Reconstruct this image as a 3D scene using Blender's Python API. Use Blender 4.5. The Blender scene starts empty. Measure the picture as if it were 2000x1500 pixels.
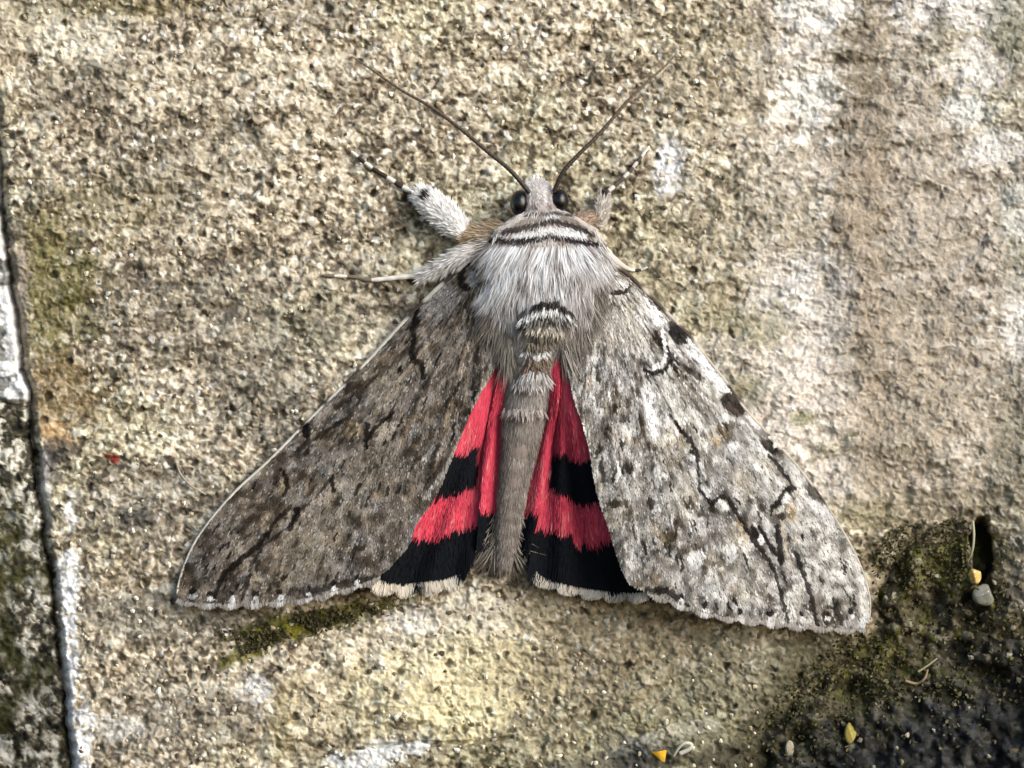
import bpy, math
import numpy as np

# ------------------------------------------------------------------ camera, sky, sun, exposure
S = 5.55e-5            # metres per unit of the layout (the frame is 2000 x 1500 units = 111 x 83 mm of wall)
D = 0.27               # lens to wall
BASE_Z = 0.115         # height of the frame's centre above the foot of the modelled piece of wall
scene = bpy.context.scene
cam_d = bpy.data.cameras.new('camera')
cam = bpy.data.objects.new('camera', cam_d)
scene.collection.objects.link(cam)
cam.location = (0, -D, BASE_Z)
cam.rotation_euler = (math.pi/2, 0, 0)
cam_d.sensor_width = 36.0
cam_d.lens = 36.0*D/(2000*S)
cam_d.clip_start = 0.005
cam_d.clip_end = 100
scene.camera = cam

sun_to = np.array([0.70, -0.57, 0.43]); sun_to = sun_to/np.linalg.norm(sun_to)
elev = math.asin(sun_to[2]); rot = math.atan2(sun_to[0], sun_to[1])
world = bpy.data.worlds.new('World'); scene.world = world; world.use_nodes = True
wn = world.node_tree
sky = wn.nodes.new('ShaderNodeTexSky'); sky.sky_type = 'NISHITA'; sky.sun_disc = False
sky.sun_elevation = elev; sky.sun_rotation = rot
bg = wn.nodes['Background']; bg.inputs['Strength'].default_value = 0.085
wn.links.new(sky.outputs['Color'], bg.inputs['Color'])
sun_d = bpy.data.lights.new('sun', 'SUN'); sun_d.energy = 2.1; sun_d.angle = math.radians(42); sun_d.color = (1.0, 0.97, 0.925)
sun = bpy.data.objects.new('sun', sun_d); scene.collection.objects.link(sun)
from mathutils import Vector
sun.rotation_euler = Vector(sun_to).to_track_quat('Z', 'Y').to_euler()
sun.location = (0.5, -0.5, 0.6)
vs = scene.view_settings
vs.view_transform = 'Standard'; vs.look = 'None'; vs.gamma = 1.0; vs.use_curve_mapping = False
vs.exposure = 0.95

# ------------------------------------------------------------------ helpers
rng = np.random.default_rng(11)
col = scene.collection

def loc(p):
    """layout (x right, y down, h out of the wall) -> metres in the wall's frame (x right, y up, z out)"""
    p = np.asarray(p, dtype=np.float64)
    f = 1 - p[..., 2]*S/D
    return np.stack([(p[..., 0]-1000)*S*f, (750-p[..., 1])*S*f, p[..., 2]*S], -1)

def sst(a, b, x):
    t = np.clip((x-a)/(b-a), 0, 1); return t*t*(3-2*t)

def hash2(ix, iy, seed):
    n = (ix.astype(np.int64)*374761393 + iy.astype(np.int64)*668265263 + seed*1274126177) & 0xffffffff
    n = ((n ^ (n >> 13))*1274126177) & 0xffffffff
    n = ((n ^ (n >> 15))*2246822519) & 0xffffffff
    return ((n ^ (n >> 16)) & 0xffffff)/float(0xffffff)

def noise(x, y, sc, seed):
    x = np.asarray(x)/sc; y = np.asarray(y)/sc
    ix = np.floor(x); iy = np.floor(y); fx = x-ix; fy = y-iy
    fx = fx*fx*(3-2*fx); fy = fy*fy*(3-2*fy)
    a = hash2(ix, iy, seed); b = hash2(ix+1, iy, seed); c = hash2(ix, iy+1, seed); d = hash2(ix+1, iy+1, seed)
    return (a*(1-fx)+b*fx)*(1-fy) + (c*(1-fx)+d*fx)*fy

def fbm(x, y, sc, seed, octs=3):
    t = 0; a = 1; s = 0
    for o in range(octs):
        t = t + a*noise(x, y, sc/2**o, seed+17*o); s += a; a *= 0.5
    return t/s

def worley(x, y, sc, seed):
    x = np.asarray(x)/sc; y = np.asarray(y)/sc
    ix = np.floor(x); iy = np.floor(y)
    f1 = np.full(x.shape, 9.0); f2 = np.full(x.shape, 9.0); r1 = np.zeros(x.shape); r2 = np.zeros(x.shape)
    for dx in (-1, 0, 1):
        for dy in (-1, 0, 1):
            cx = ix+dx; cy = iy+dy
            px = cx+0.1+0.8*hash2(cx, cy, seed); py = cy+0.1+0.8*hash2(cx, cy, seed+1)
            d = np.sqrt((x-px)**2+(y-py)**2)
            m = d < f1
            f2 = np.where(m, f1, np.minimum(f2, d)); f1 = np.where(m, d, f1)
            r1 = np.where(m, hash2(cx, cy, seed+2), r1); r2 = np.where(m, hash2(cx, cy, seed+3), r2)
    return f1, f2, r1, r2

def pdist(x, y, pts):
    """distance from points to a polyline, and how far along it (0..1)"""
    pts = np.asarray(pts, float)
    if len(pts) == 1:
        return np.hypot(x-pts[0, 0], y-pts[0, 1]), np.zeros(np.shape(x))
    seg = np.hypot(*(pts[1:]-pts[:-1]).T); cum = np.concatenate([[0], np.cumsum(seg)])
    best = np.full(np.shape(x), 1e9); tt = np.zeros(np.shape(x))
    for i in range(len(pts)-1):
        a = pts[i]; b = pts[i+1]; d = b-a
        t = np.clip(((x-a[0])*d[0]+(y-a[1])*d[1])/(d@d+1e-9), 0, 1)
        q = np.hypot(x-a[0]-t*d[0], y-a[1]-t*d[1])
        m = q < best; best = np.where(m, q, best); tt = np.where(m, (cum[i]+t*seg[i])/cum[-1], tt)
    return best, tt

def inpoly(x, y, pts):
    pts = np.asarray(pts, float); c = np.zeros(np.shape(x), bool); n = len(pts)
    for i in range(n):
        x1, y1 = pts[i]; x2, y2 = pts[(i+1) % n]
        if y1 == y2: continue
        c ^= ((y1 > y) != (y2 > y)) & (x < (x2-x1)*(y-y1)/(y2-y1)+x1)
    return c

def sdist(x, y, pts):
    d, _ = pdist(x, y, list(pts)+[pts[0]])
    return np.where(inpoly(x, y, pts), -d, d)

def catmull(pts, n):
    p = np.asarray(pts, float); p = np.vstack([2*p[0]-p[1], p, 2*p[-1]-p[-2]])
    out = []
    for i in range(1, len(p)-2):
        for t in np.linspace(0, 1, 12, endpoint=False):
            out.append(0.5*((2*p[i])+(-p[i-1]+p[i+1])*t+(2*p[i-1]-5*p[i]+4*p[i+1]-p[i+2])*t*t+(-p[i-1]+3*p[i]-3*p[i+1]+p[i+2])*t**3))
    out.append(p[-2]); out = np.array(out)
    s = np.concatenate([[0], np.cumsum(np.linalg.norm(out[1:]-out[:-1], axis=1))]); s /= s[-1]
    q = np.linspace(0, 1, n)
    return np.stack([np.interp(q, s, out[:, k]) for k in range(out.shape[1])], 1)

def mix(a, b, t):
    a = np.asarray(a, float); b = np.asarray(b, float); t = np.asarray(t)[..., None]
    return a*(1-t)+b*t

# ------------------------------------------------------------------ materials
def material(name, rough=0.9, spec=0.3, colour=None, bump=0.0, bump_scale=9000.0, sheen=0.0, trans=0.0, grain=0.0, sss=0.0, coat=0.0, thin=0.0, tint=0.0):
    m = bpy.data.materials.new(name); m.use_nodes = True
    nt = m.node_tree; b = nt.nodes['Principled BSDF']
    b.inputs['Roughness'].default_value = rough
    b.inputs['Specular IOR Level'].default_value = spec
    b.inputs['Sheen Weight'].default_value = sheen
    b.inputs['Transmission Weight'].default_value = trans
    b.inputs['Coat Weight'].default_value = coat
    if sss:
        b.inputs['Subsurface Weight'].default_value = sss; b.inputs['Subsurface Scale'].default_value = 0.0006
    tc = nt.nodes.new('ShaderNodeTexCoord')
    if colour is None:
        a = nt.nodes.new('ShaderNodeVertexColor'); a.layer_name = 'Col'; src = a.outputs['Color']
    else:
        a = nt.nodes.new('ShaderNodeRGB'); a.outputs[0].default_value = (*colour, 1); src = a.outputs[0]
    if grain:
        nz = nt.nodes.new('ShaderNodeTexNoise'); nz.inputs['Scale'].default_value = bump_scale*0.6; nz.inputs['Detail'].default_value = 3
        nt.links.new(tc.outputs['Object'], nz.inputs['Vector'])
        mr = nt.nodes.new('ShaderNodeMapRange'); mr.inputs[1].default_value = 0.25; mr.inputs[2].default_value = 0.75
        mr.inputs[3].default_value = 1-grain; mr.inputs[4].default_value = 1+grain
        nt.links.new(nz.outputs['Fac'], mr.inputs[0])
        vm = nt.nodes.new('ShaderNodeVectorMath'); vm.operation = 'SCALE'
        nt.links.new(src, vm.inputs[0]); nt.links.new(mr.outputs[0], vm.inputs['Scale']); src = vm.outputs[0]
    nt.links.new(src, b.inputs['Base Color'])
    if tint:      # dark pigmented scales gleam less than pale hollow ones
        tm_ = nt.nodes.new('ShaderNodeVectorMath'); tm_.operation = 'SCALE'; tm_.inputs['Scale'].default_value = tint
        nt.links.new(src, tm_.inputs[0]); nt.links.new(tm_.outputs[0], b.inputs['Specular Tint'])
    if thin:      # hairs let light through
        tr = nt.nodes.new('ShaderNodeBsdfTranslucent'); mx = nt.nodes.new('ShaderNodeMixShader'); mx.inputs[0].default_value = thin
        nt.links.new(src, tr.inputs['Color']); nt.links.new(b.outputs[0], mx.inputs[1]); nt.links.new(tr.outputs[0], mx.inputs[2])
        nt.links.new(mx.outputs[0], nt.nodes['Material Output'].inputs['Surface'])
    if bump:
        n2 = nt.nodes.new('ShaderNodeTexNoise'); n2.inputs['Scale'].default_value = bump_scale; n2.inputs['Detail'].default_value = 4
        nt.links.new(tc.outputs['Object'], n2.inputs['Vector'])
        bp = nt.nodes.new('ShaderNodeBump'); bp.inputs['Strength'].default_value = bump; bp.inputs['Distance'].default_value = 0.0001
        nt.links.new(n2.outputs['Fac'], bp.inputs['Height']); nt.links.new(bp.outputs['Normal'], b.inputs['Normal'])
    return m

M_STONE = material('weathered_stone', 1.0, 0.08, bump=0.6, bump_scale=7000, grain=0.16)
M_SOIL = material('mossy_soil', 0.95, 0.15, bump=0.5, bump_scale=6000, grain=0.2)
M_MOSS = material('moss_leaf', 0.7, 0.3)
M_WING = material('wing_scale', 0.5, 0.7, tint=1.6)
M_MEMB = material('wing_membrane', 0.8, 0.15, bump=0.3, bump_scale=8000)
M_VELVET = material('hindwing_scale', 0.8, 0.1)
M_FUR = material('body_fur', 0.6, 0.3, thin=0.3)
M_BODY = material('body_skin', 0.8, 0.3, bump=0.4, bump_scale=7000)
M_EYE = material('compound_eye', 0.22, 0.5, colour=(0.006, 0.005, 0.005), bump=0.25, bump_scale=16000)
M_ANT = material('antenna', 0.6, 0.4)
M_LEG = material('leg_scale', 0.8, 0.15)

# ------------------------------------------------------------------ mesh builders
def new_mesh(name, V, faces, colr, mat, parent=None, smooth=True, kind=None):
    """V in metres (wall frame); faces: list of (n,k) index arrays"""
    me = bpy.data.meshes.new(name)
    V = np.ascontiguousarray(V, dtype=np.float32)
    me.vertices.add(len(V)); me.vertices.foreach_set('co', V.ravel())
    li = np.concatenate([f.ravel() for f in faces]).astype(np.int32)
    tot = np.concatenate([np.full(len(f), f.shape[1], np.int32) for f in faces])
    st = np.concatenate([[0], np.cumsum(tot)[:-1]]).astype(np.int32)
    me.loops.add(len(li)); me.loops.foreach_set('vertex_index', li)
    me.polygons.add(len(tot)); me.polygons.foreach_set('loop_start', st); me.polygons.foreach_set('loop_total', tot)
    me.polygons.foreach_set('use_smooth', np.full(len(tot), smooth))
    me.update(calc_edges=True)
    if colr is not None:
        at = me.color_attributes.new('Col', 'FLOAT_COLOR', 'POINT')
        c = np.ones((len(V), 4), np.float32); c[:, :3] = np.clip(colr, 0, 1)
        at.data.foreach_set('color', c.ravel())
    me.materials.append(mat)
    o = bpy.data.objects.new(name, me); col.objects.link(o)
    if parent is not None: o.parent = parent
    if kind: o['kind'] = kind
    return o

def thing(name, label, cat, group=None, at=None):
    o = bpy.data.objects.new(name, None); col.objects.link(o)
    o.rotation_euler = (math.pi/2, 0, 0); o.location = (0, 0, BASE_Z); o.empty_display_size = 0.01
    o['label'] = label; o['category'] = cat
    if group: o['group'] = group
    return o

def top(o, label, cat, group=None):
    o.rotation_euler = (math.pi/2, 0, 0); o.location = (0, 0, BASE_Z)
    o['label'] = label; o['category'] = cat
    if group: o['group'] = group
    return o

def grid_faces(nr, nc, mask=None):
    i = np.arange((nr-1)*(nc-1)); r = i//(nc-1); c = i % (nc-1); a = r*nc+c
    # rows run down the picture, columns to the right: wind so that normals look out of the wall
    f = np.stack([a, a+nc, a+nc+1, a+1], 1)
    if mask is not None:
        m = mask.ravel(); f = f[m[f].all(1)]
    return f

def compact(V, f, C):
    used = np.unique(f); mp = np.full(len(V), -1); mp[used] = np.arange(len(used))
    return V[used], mp[f], C[used]

def tube(name, P, R, C, mat, parent, sides=8, kind=None, flat=1.0):
    """tube along layout points P (n,3) with radii R, closed by end points"""
    P = np.asarray(P, float); R = np.asarray(R, float); n = len(P)
    C = np.broadcast_to(np.asarray(C, float), (n, 3))
    T = np.gradient(P, axis=0); T /= np.linalg.norm(T, axis=1)[:, None]+1e-9
    up = np.array([0, 0, 1.0]); A = np.cross(T, up); A /= np.linalg.norm(A, axis=1)[:, None]+1e-9; B = np.cross(A, T)
    th = np.linspace(0, 2*np.pi, sides, endpoint=False)
    ring = P[:, None] + R[:, None, None]*(np.cos(th)[None, :, None]*A[:, None] + flat*np.sin(th)[None, :, None]*B[:, None])
    V = np.vstack([ring.reshape(-1, 3), P[:1]-T[:1]*R[0]*0.5, P[-1:]+T[-1:]*R[-1]*0.5])
    q = []; i = np.arange(n-1)[:, None]*sides; j = np.arange(sides)[None]; k = (j+1) % sides
    q = np.stack([i+j, i+k, i+sides+k, i+sides+j], -1).reshape(-1, 4)
    e0 = np.stack([np.full(sides, n*sides), k[0], j[0]], 1); b = (n-1)*sides
    e1 = np.stack([np.full(sides, n*sides+1), b+j[0], b+k[0]], 1)
    cc = np.vstack([np.repeat(C, sides, 0), C[:1], C[-1:]])
    return new_mesh(name, loc(V), [q, e0, e1], cc, mat, parent, True, kind)

def unit(v): return v/(np.linalg.norm(v, axis=-1, keepdims=True)+1e-9)

def scales(name, P, Dn, N, Ln, Wd, C, mat, parent, tip=0.35):
    """scale flakes: P root, Dn direction, N surface normal (layout space, h out); rounded kite of five points, cupped"""
    Dn = unit(Dn); Sd = unit(np.cross(Dn, N)); Ln = Ln[:, None]; Wd = Wd[:, None]
    a = P; b = P+Dn*Ln*0.45+Sd*Wd*0.5; c = P+Dn*Ln*0.45-Sd*Wd*0.5
    b2 = P+Dn*Ln*0.85+Sd*Wd*tip; c2 = P+Dn*Ln*0.85-Sd*Wd*tip; e = P+Dn*Ln+N*Wd*0.10
    V = np.stack([a, b, b2, e, c2, c], 1).reshape(-1, 3); n = len(P); o = np.arange(n)*6
    F = [np.stack([o, o+j, o+i], 1) for i, j in ((1, 2), (2, 3), (3, 4), (4, 5))]
    return new_mesh(name, loc(V), [np.concatenate(F)], np.repeat(C, 6, 0), mat, parent, True, 'stuff')

def hairs(name, P, Dn, Ln, Wd, C, mat, parent, curl=None, nrm=None):
    """fine tapered flattened hairs; curl bends the outer half, nrm is the way their flat side looks (layout vectors)"""
    n = len(P); Dn = unit(Dn); curl = np.zeros((n, 3)) if curl is None else curl
    r = np.random.default_rng(n)
    up = np.tile((0.15, -0.1, 1.0), (n, 1)) if nrm is None else np.array(nrm)
    A = unit(np.cross(Dn, up+r.normal(0, 0.35, (n, 3))))
    M = P+Dn*(Ln*0.55)[:, None]+curl*(Ln*0.2)[:, None]; E = P+Dn*Ln[:, None]+curl*Ln[:, None]
    h0 = (Wd*0.4)[:, None]*A; h1 = (Wd*0.5)[:, None]*A
    V = np.stack([P-h0, P+h0, M+h1, M-h1, E], 1).reshape(-1, 3); o = np.arange(n)*5
    q = np.stack([o, o+1, o+2, o+3], 1); t = np.stack([o+3, o+2, o+4], 1)
    return new_mesh(name, loc(V), [q, t], np.repeat(C, 5, 0), mat, parent, True, 'stuff')

# ------------------------------------------------------------------ the wall
JOINT = np.array([(-60, -900), (-40, 0), (-6, 200), (2, 310), (16, 480), (40, 650), (60, 780), (74, 900), (98, 1070), (118, 1250), (143, 1500), (190, 2500)], float)
def joint_x(y): return np.interp(y, JOINT[:, 1], JOINT[:, 0]) + 7*(noise(y, y*0, 40, 71)-0.5) + 5*(noise(y, y*0, 14, 72)-0.5)
HOLLOW = [(1450, 1560), (1475, 1440), (1540, 1350), (1630, 1270), (1700, 1190), (1712, 1090), (1740, 1040), (1830, 1030), (1900, 1022), (1945, 1045),
          (1950, 1120), (1970, 1200), (2030, 1245), (3400, 1300), (3400, 2700), (1380, 2700)]
PIT = (1918, 1075, 22, 62)

# macro stains, crusts and dark strips: centre, radii, tilt in degrees, colour, strength, ragged
PATCHES = [
 (110, 560, 95, 150, 0, (0.17, 0.155, 0.055), 0.7), (190, 420, 160, 60, -10, (0.22, 0.19, 0.09), 0.4),
 (120, 770, 80, 75, 0, (0.23, 0.16, 0.075), 0.6), (112, 848, 34, 26, 20, (0.55, 0.36, 0.19), 0.6),
 (55, 800, 16, 60, 0, (0.22, 0.21, 0.19), 0.8), (35, 560, 22, 130, 0, (0.36, 0.31, 0.27), 0.6),
 (70, 50, 70, 60, 0, (0.72, 0.68, 0.55), 0.6), (180, 70, 80, 40, -20, (0.72, 0.69, 0.58), 0.5), (20, 20, 40, 120, 0, (0.5, 0.42, 0.3), 0.5),
 (110, 15, 80, 30, 0, (0.16, 0.15, 0.09), 0.5), (240, 15, 120, 20, 0, (0.3, 0.26, 0.12), 0.4),
 (590, 1218, 125, 24, -11, (0.15, 0.14, 0.012), 0.95), (500, 1262, 80, 18, -30, (0.15, 0.14, 0.02), 0.8), (760, 1180, 70, 16, -8, (0.16, 0.15, 0.03), 0.6),
 (800, 1212, 55, 34, 0, (0.85, 0.84, 0.82), 0.8), (930, 1190, 60, 45, 0, (0.6, 0.58, 0.5), 0.5), (860, 1230, 170, 60, -8, (0.72, 0.66, 0.52), 0.5),
 (880, 1330, 190, 80, -10, (0.74, 0.66, 0.42), 0.65), (910, 1400, 90, 45, -20, (0.78, 0.71, 0.46), 0.7), (600, 1380, 60, 80, 0, (0.62, 0.53, 0.38), 0.4),
 (505, 1345, 34, 26, 0, (0.85, 0.85, 0.83), 0.7), (560, 1390, 30, 80, 10, (0.3, 0.25, 0.1), 0.4), (240, 1420, 50, 22, 0, (0.8, 0.8, 0.76), 0.55),
 (740, 1475, 110, 24, -14, (0.74, 0.76, 0.76), 0.8), (300, 1200, 200, 50, 0, (0.1, 0.1, 0.085), 0.5), (330, 1400, 180, 90, 0, (0.17, 0.16, 0.14), 0.35),
 (1250, 1300, 260, 90, -8, (0.3, 0.25, 0.16), 0.55), (1130, 1190, 120, 60, 0, (0.3, 0.25, 0.15), 0.5), (1430, 1330, 150, 110, -10, (0.21, 0.2, 0.14), 0.65), (1245, 1470, 70, 40, 0, (0.055, 0.06, 0.07), 0.85), (1380, 1460, 110, 60, 0, (0.17, 0.16, 0.11), 0.7),
 (1420, 1490, 200, 30, -4, (0.06, 0.055, 0.04), 0.8), (1180, 1492, 140, 16, -4, (0.09, 0.085, 0.07), 0.7), (1500, 1440, 70, 50, 0, (0.08, 0.072, 0.05), 0.7), (1560, 1290, 90, 50, -30, (0.14, 0.13, 0.085), 0.6), (1330, 1425, 130, 16, -14, (0.5, 0.48, 0.4), 0.4), (1100, 1440, 120, 40, -5, (0.3, 0.26, 0.17), 0.5),  # dark strips carry the darkening further left along the bottom
 (350, 600, 190, 110, -15, (0.13, 0.12, 0.10), 0.33), (520, 730, 140, 120, -30, (0.12, 0.115, 0.10), 0.42), (700, 600, 120, 90, -30, (0.14, 0.13, 0.11), 0.35), (300, 980, 140, 80, 0, (0.13, 0.125, 0.115), 0.33),
 (300, 330, 260, 70, -12, (0.28, 0.26, 0.2), 0.25), (620, 30, 200, 25, 0, (0.25, 0.22, 0.17), 0.4), (150, 170, 110, 50, -20, (0.15, 0.14, 0.11), 0.4),
 (1690, 300, 52, 300, 2, (0.27, 0.22, 0.16), 0.6), (1700, 760, 44, 260, -2, (0.27, 0.215, 0.155), 0.65), (1820, 420, 70, 330, 0, (0.40, 0.35, 0.29), 0.4), (1830, 760, 100, 160, 0, (0.33, 0.27, 0.2), 0.5), (1560, 400, 60, 100, 0, (0.40, 0.35, 0.27), 0.5),
 (1310, 330, 28, 52, 0, (0.72, 0.72, 0.74), 0.8), (1570, 180, 68, 62, 8, (0.86, 0.83, 0.76), 0.9), (1590, 25, 72, 34, 0, (0.84, 0.81, 0.76), 0.85), (1600, 90, 50, 24, 0, (0.7, 0.66, 0.58), 0.6),
 (1860, 20, 120, 40, 0, (0.8, 0.77, 0.74), 0.75), (1905, 130, 60, 60, 0, (0.72, 0.69, 0.66), 0.6), (1890, 215, 50, 40, 0, (0.8, 0.8, 0.76), 0.8), (1940, 290, 60, 40, 0, (0.78, 0.76, 0.72), 0.7),
 (1835, 50, 24, 44, 0, (0.18, 0.16, 0.12), 0.7), (1720, 335, 46, 42, 0, (0.3, 0.22, 0.15), 0.5), (1690, 440, 60, 60, 0, (0.33, 0.25, 0.17), 0.35),
 (1975, 60, 50, 60, 0, (0.2, 0.2, 0.14), 0.6), (1990, 420, 40, 60, 0, (0.7, 0.72, 0.66), 0.6), (1990, 560, 40, 60, 0, (0.6, 0.58, 0.5), 0.5), (1985, 640, 30, 60, 0, (0.8, 0.78, 0.75), 0.6), (1995, 500, 40, 30, 0, (0.2, 0.21, 0.15), 0.5),
 (1560, 560, 110, 70, -8, (0.72, 0.69, 0.66), 0.72), (1610, 640, 60, 80, -10, (0.68, 0.63, 0.57), 0.6), (1480, 680, 140, 60, -10, (0.6, 0.55, 0.48), 0.4), (1580, 800, 130, 90, -10, (0.66, 0.59, 0.52), 0.6), (1640, 930, 60, 50, 0, (0.66, 0.6, 0.53), 0.6),
 (1800, 500, 190, 300, 0, (0.43, 0.37, 0.30), 0.45), (1830, 850, 150, 200, 0, (0.42, 0.36, 0.28), 0.5), (1700, 620, 30, 200, 0, (0.36, 0.3, 0.23), 0.5), (1730, 900, 60, 90, 0, (0.36, 0.3, 0.22), 0.5),
 (1480, 640, 60, 40, 0, (0.24, 0.22, 0.12), 0.5), (1395, 610, 40, 50, 0, (0.22, 0.2, 0.11), 0.55), (1460, 760, 40, 30, 0, (0.2, 0.19, 0.09), 0.5), (1570, 815, 26, 14, 0, (0.22, 0.22, 0.08), 0.6),
 (1790, 990, 180, 34, 0, (0.42, 0.37, 0.28), 0.6), (1980, 950, 60, 200, 0, (0.22, 0.2, 0.15), 0.6), (1960, 1150, 50, 90, 0, (0.2, 0.18, 0.15), 0.7),
 (1700, 1010, 60, 30, 0, (0.28, 0.25, 0.15), 0.6), (1400, 500, 200, 120, -10, (0.36, 0.32, 0.22), 0.35), (1400, 140, 120, 140, 0, (0.44, 0.38, 0.26), 0.35),
 (132, 1120, 26, 60, 0, (0.8, 0.78, 0.74), 0.85), (136, 1300, 17, 260, 0, (0.84, 0.84, 0.83), 0.9), (165, 1460, 17, 120, 0, (0.84, 0.84, 0.84), 0.9),
 (88, 960, 12, 90, 0, (0.6, 0.58, 0.55), 0.7), (120, 880, 30, 22, 0, (0.06, 0.06, 0.06), 0.7), (100, 920, 20, 30, 0, (0.08, 0.07, 0.07), 0.6),
 (224, 896, 9, 9, 0, (0.3, 0.045, 0.035), 0.95), (210, 890, 6, 5, 0, (0.25, 0.05, 0.03), 0.9),
 (260, 1010, 30, 20, 0, (0.07, 0.07, 0.065), 0.6), (330, 560, 24, 12, 0, (0.06, 0.055, 0.045), 0.7), (28, 262, 14, 8, 0, (0.03, 0.025, 0.02), 0.9), (130, 190, 12, 10, 0, (0.04, 0.035, 0.03), 0.8),
]

def stone_surface(x, y):
    """height (layout units) and colour of the big block's face"""
    wx = x+5*(noise(x, y, 23, 1)-0.5)+3*(noise(x, y, 9, 2)-0.5); wy = y+5*(noise(x, y, 23, 3)-0.5)+3*(noise(x, y, 9, 4)-0.5)
    lines = sst(1360, 1560, x+70*(fbm(x, y, 160, 5)-0.5))*(1-sst(930, 1040, y))       # dressed, smoother part
    # grains: slightly flattened along the bedding that rises to the right
    ca, sa = math.cos(-0.22), math.sin(-0.22)
    wx = wx+7*(noise(x, y, 7.5, 6)-0.5); wy = wy+7*(noise(x, y, 7.5, 7)-0.5)
    ux = wx*ca+wy*sa; uy = -wx*sa+wy*ca
    f1, f2, r1, q1 = worley(ux*0.8, uy*1.1, 12.5, 20)
    g1, g2, r2, q2 = worley(ux*0.9, uy*1.05, 7.2, 30)
    dome1 = np.clip(1-(f1/0.8)**2, 0, 1); dome2 = np.clip(1-(g1/0.8)**2, 0, 1)
    big = fbm(x, y, 260, 40, 2); mid = fbm(ux*0.55, uy*1.3, 64, 41, 2); sm = fbm(ux*0.8, uy*1.1, 27, 42, 2)
    h = 22*(big-0.5)+24*(mid-0.5)+15*(sm-0.5)
    coarse = 0.7+0.6*fbm(x, y, 120, 43, 2)
    h1 = (4.6*dome1*r1+3.4*dome2*r2+8.5*(fbm(ux*0.8, uy*1.1, 9.5, 46, 2)-0.5))*coarse*0.85
    streak = fbm(ux*0.22, uy, 19, 44, 3); st2 = fbm(ux*0.6, uy, 8, 47, 2)
    h2 = 6.5*(streak-0.5)+4.5*(st2-0.5)+1.6*dome2*r2+1.0*dome1*r1
    h = h+h1*(1-0.85*lines)+h2*lines
    fine = noise(wx, wy, 4.2, 45)
    h = h+2.6*(fine-0.5)
    # pores
    p1, p2, pr, pq = worley(wx, wy, 74, 50)
    pore = sst(0.13, 0.05, p1)*(pr > 0.45)*(1-0.6*lines)
    h = h-9*pore
    # colour: minerals in ragged blotches, cement, stain
    m1 = fbm(ux*0.85+40, uy*1.1, 12.5, 48, 2); m2 = noise(ux+90, uy, 5.4, 49); m3 = fbm(ux*0.6, uy*1.2, 60, 52, 3)
    mv = 0.545+0.46*(m1-0.5)+0.34*(m2-0.5)+0.34*(m3-0.5)+0.22*(r2-0.5)+0.12*(r1-0.5)
    kx = [0.0, 0.26, 0.38, 0.48, 0.58, 0.70, 0.84, 1.0]
    kc = np.array([(0.045, 0.036, 0.025), (0.085, 0.068, 0.045), (0.20, 0.155, 0.098), (0.36, 0.29, 0.19), (0.52, 0.44, 0.305), (0.69, 0.61, 0.45), (0.82, 0.76, 0.61), (0.90, 0.87, 0.77)])
    c = np.stack([np.interp(mv, kx, kc[:, i]) for i in range(3)], -1)
    # dark lichen specks, denser on the left
    dens = 0.15+0.36*sst(900, 200, x)*sst(250, 600, y)*sst(1500, 900, y)-0.10*sst(600, 100, y)
    d1, d2, dr, dq = worley(wx, wy, 12.0, 60)
    cl = fbm(wx, wy, 55, 61, 3)
    spk = sst(0.62, 0.36, d1)*(dr < dens*sst(0.28, 0.66, cl)*1.05)
    c = mix(c, np.broadcast_to((0.075, 0.066, 0.05), c.shape), spk*0.68*(1-0.6*lines))
    sp2 = sst(0.5, 0.3, d1)*(dr > 0.94)
    c = mix(c, np.broadcast_to((0.88, 0.86, 0.79), c.shape), sp2*0.9)
    sv = 0.48+0.5*(streak-0.5)+0.6*(st2-0.5)+0.4*(m1-0.5)+0.35*(m2-0.5)+0.15*(r2-0.5)
    cline = np.stack([np.interp(sv, [0.1, 0.35, 0.5, 0.65, 0.85], [0.16, 0.33, 0.47, 0.62, 0.80]), np.interp(sv, [0.1, 0.35, 0.5, 0.65, 0.85], [0.13, 0.275, 0.40, 0.55, 0.75]), np.interp(sv, [0.1, 0.35, 0.5, 0.65, 0.85], [0.09, 0.205, 0.31, 0.455, 0.66])], -1)
    # vertical run marks on the dressed part: chalky and brown streaks where water has come down
    xb = x+16*(fbm(x, y, 60, 68, 2)-0.5)+7*(noise(x, y, 9, 69)-0.5)+0.03*(y-400)
    bx_ = [1380, 1478, 1500, 1616, 1632, 1725, 1742, 1850, 1880, 1935, 1960, 2100]
    tone_ = np.interp(xb, bx_, [1.0, 1.0, 1.42, 1.38, 0.80, 0.82, 1.0, 0.97, 1.15, 1.15, 0.97, 0.97])
    warm = np.interp(xb, bx_, [0, 0, 0, 0, 1, 1, 0.5, 0.4, 0, 0, 0.3, 0.3])
    run = 0.6+0.8*fbm(x, y*0.5, 150, 70, 2)
    cline = cline*(1+(tone_-1)*run)[..., None]
    cline = mix(cline*np.array([0.97, 1.0, 1.06]), cline*np.array([1.0, 1.0, 0.96]), warm)
    c = mix(c, cline, lines*0.9)
    # broad tone
    tone = fbm(x, y, 330, 63, 3)
    c = c*(0.86+0.28*tone)[..., None]
    c = mix(c, c*np.array([0.95, 0.99, 0.86]), sst(0.5, 0.72, fbm(x, y, 210, 64, 2))*0.7)
    g_ = c.mean(-1, keepdims=True); c = (g_+(c-g_)*0.76)*np.array([1.01, 1.0, 0.985])
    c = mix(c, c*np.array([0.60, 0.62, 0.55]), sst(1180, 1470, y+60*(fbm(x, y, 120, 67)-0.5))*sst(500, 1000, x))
    rag = (fbm(wx, wy, 46, 65, 3)-0.5)*1.15+(noise(wx, wy, 9, 66)-0.5)*0.7
    lum = (0.55+0.9*(0.5*r2+0.5*fine))
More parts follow.
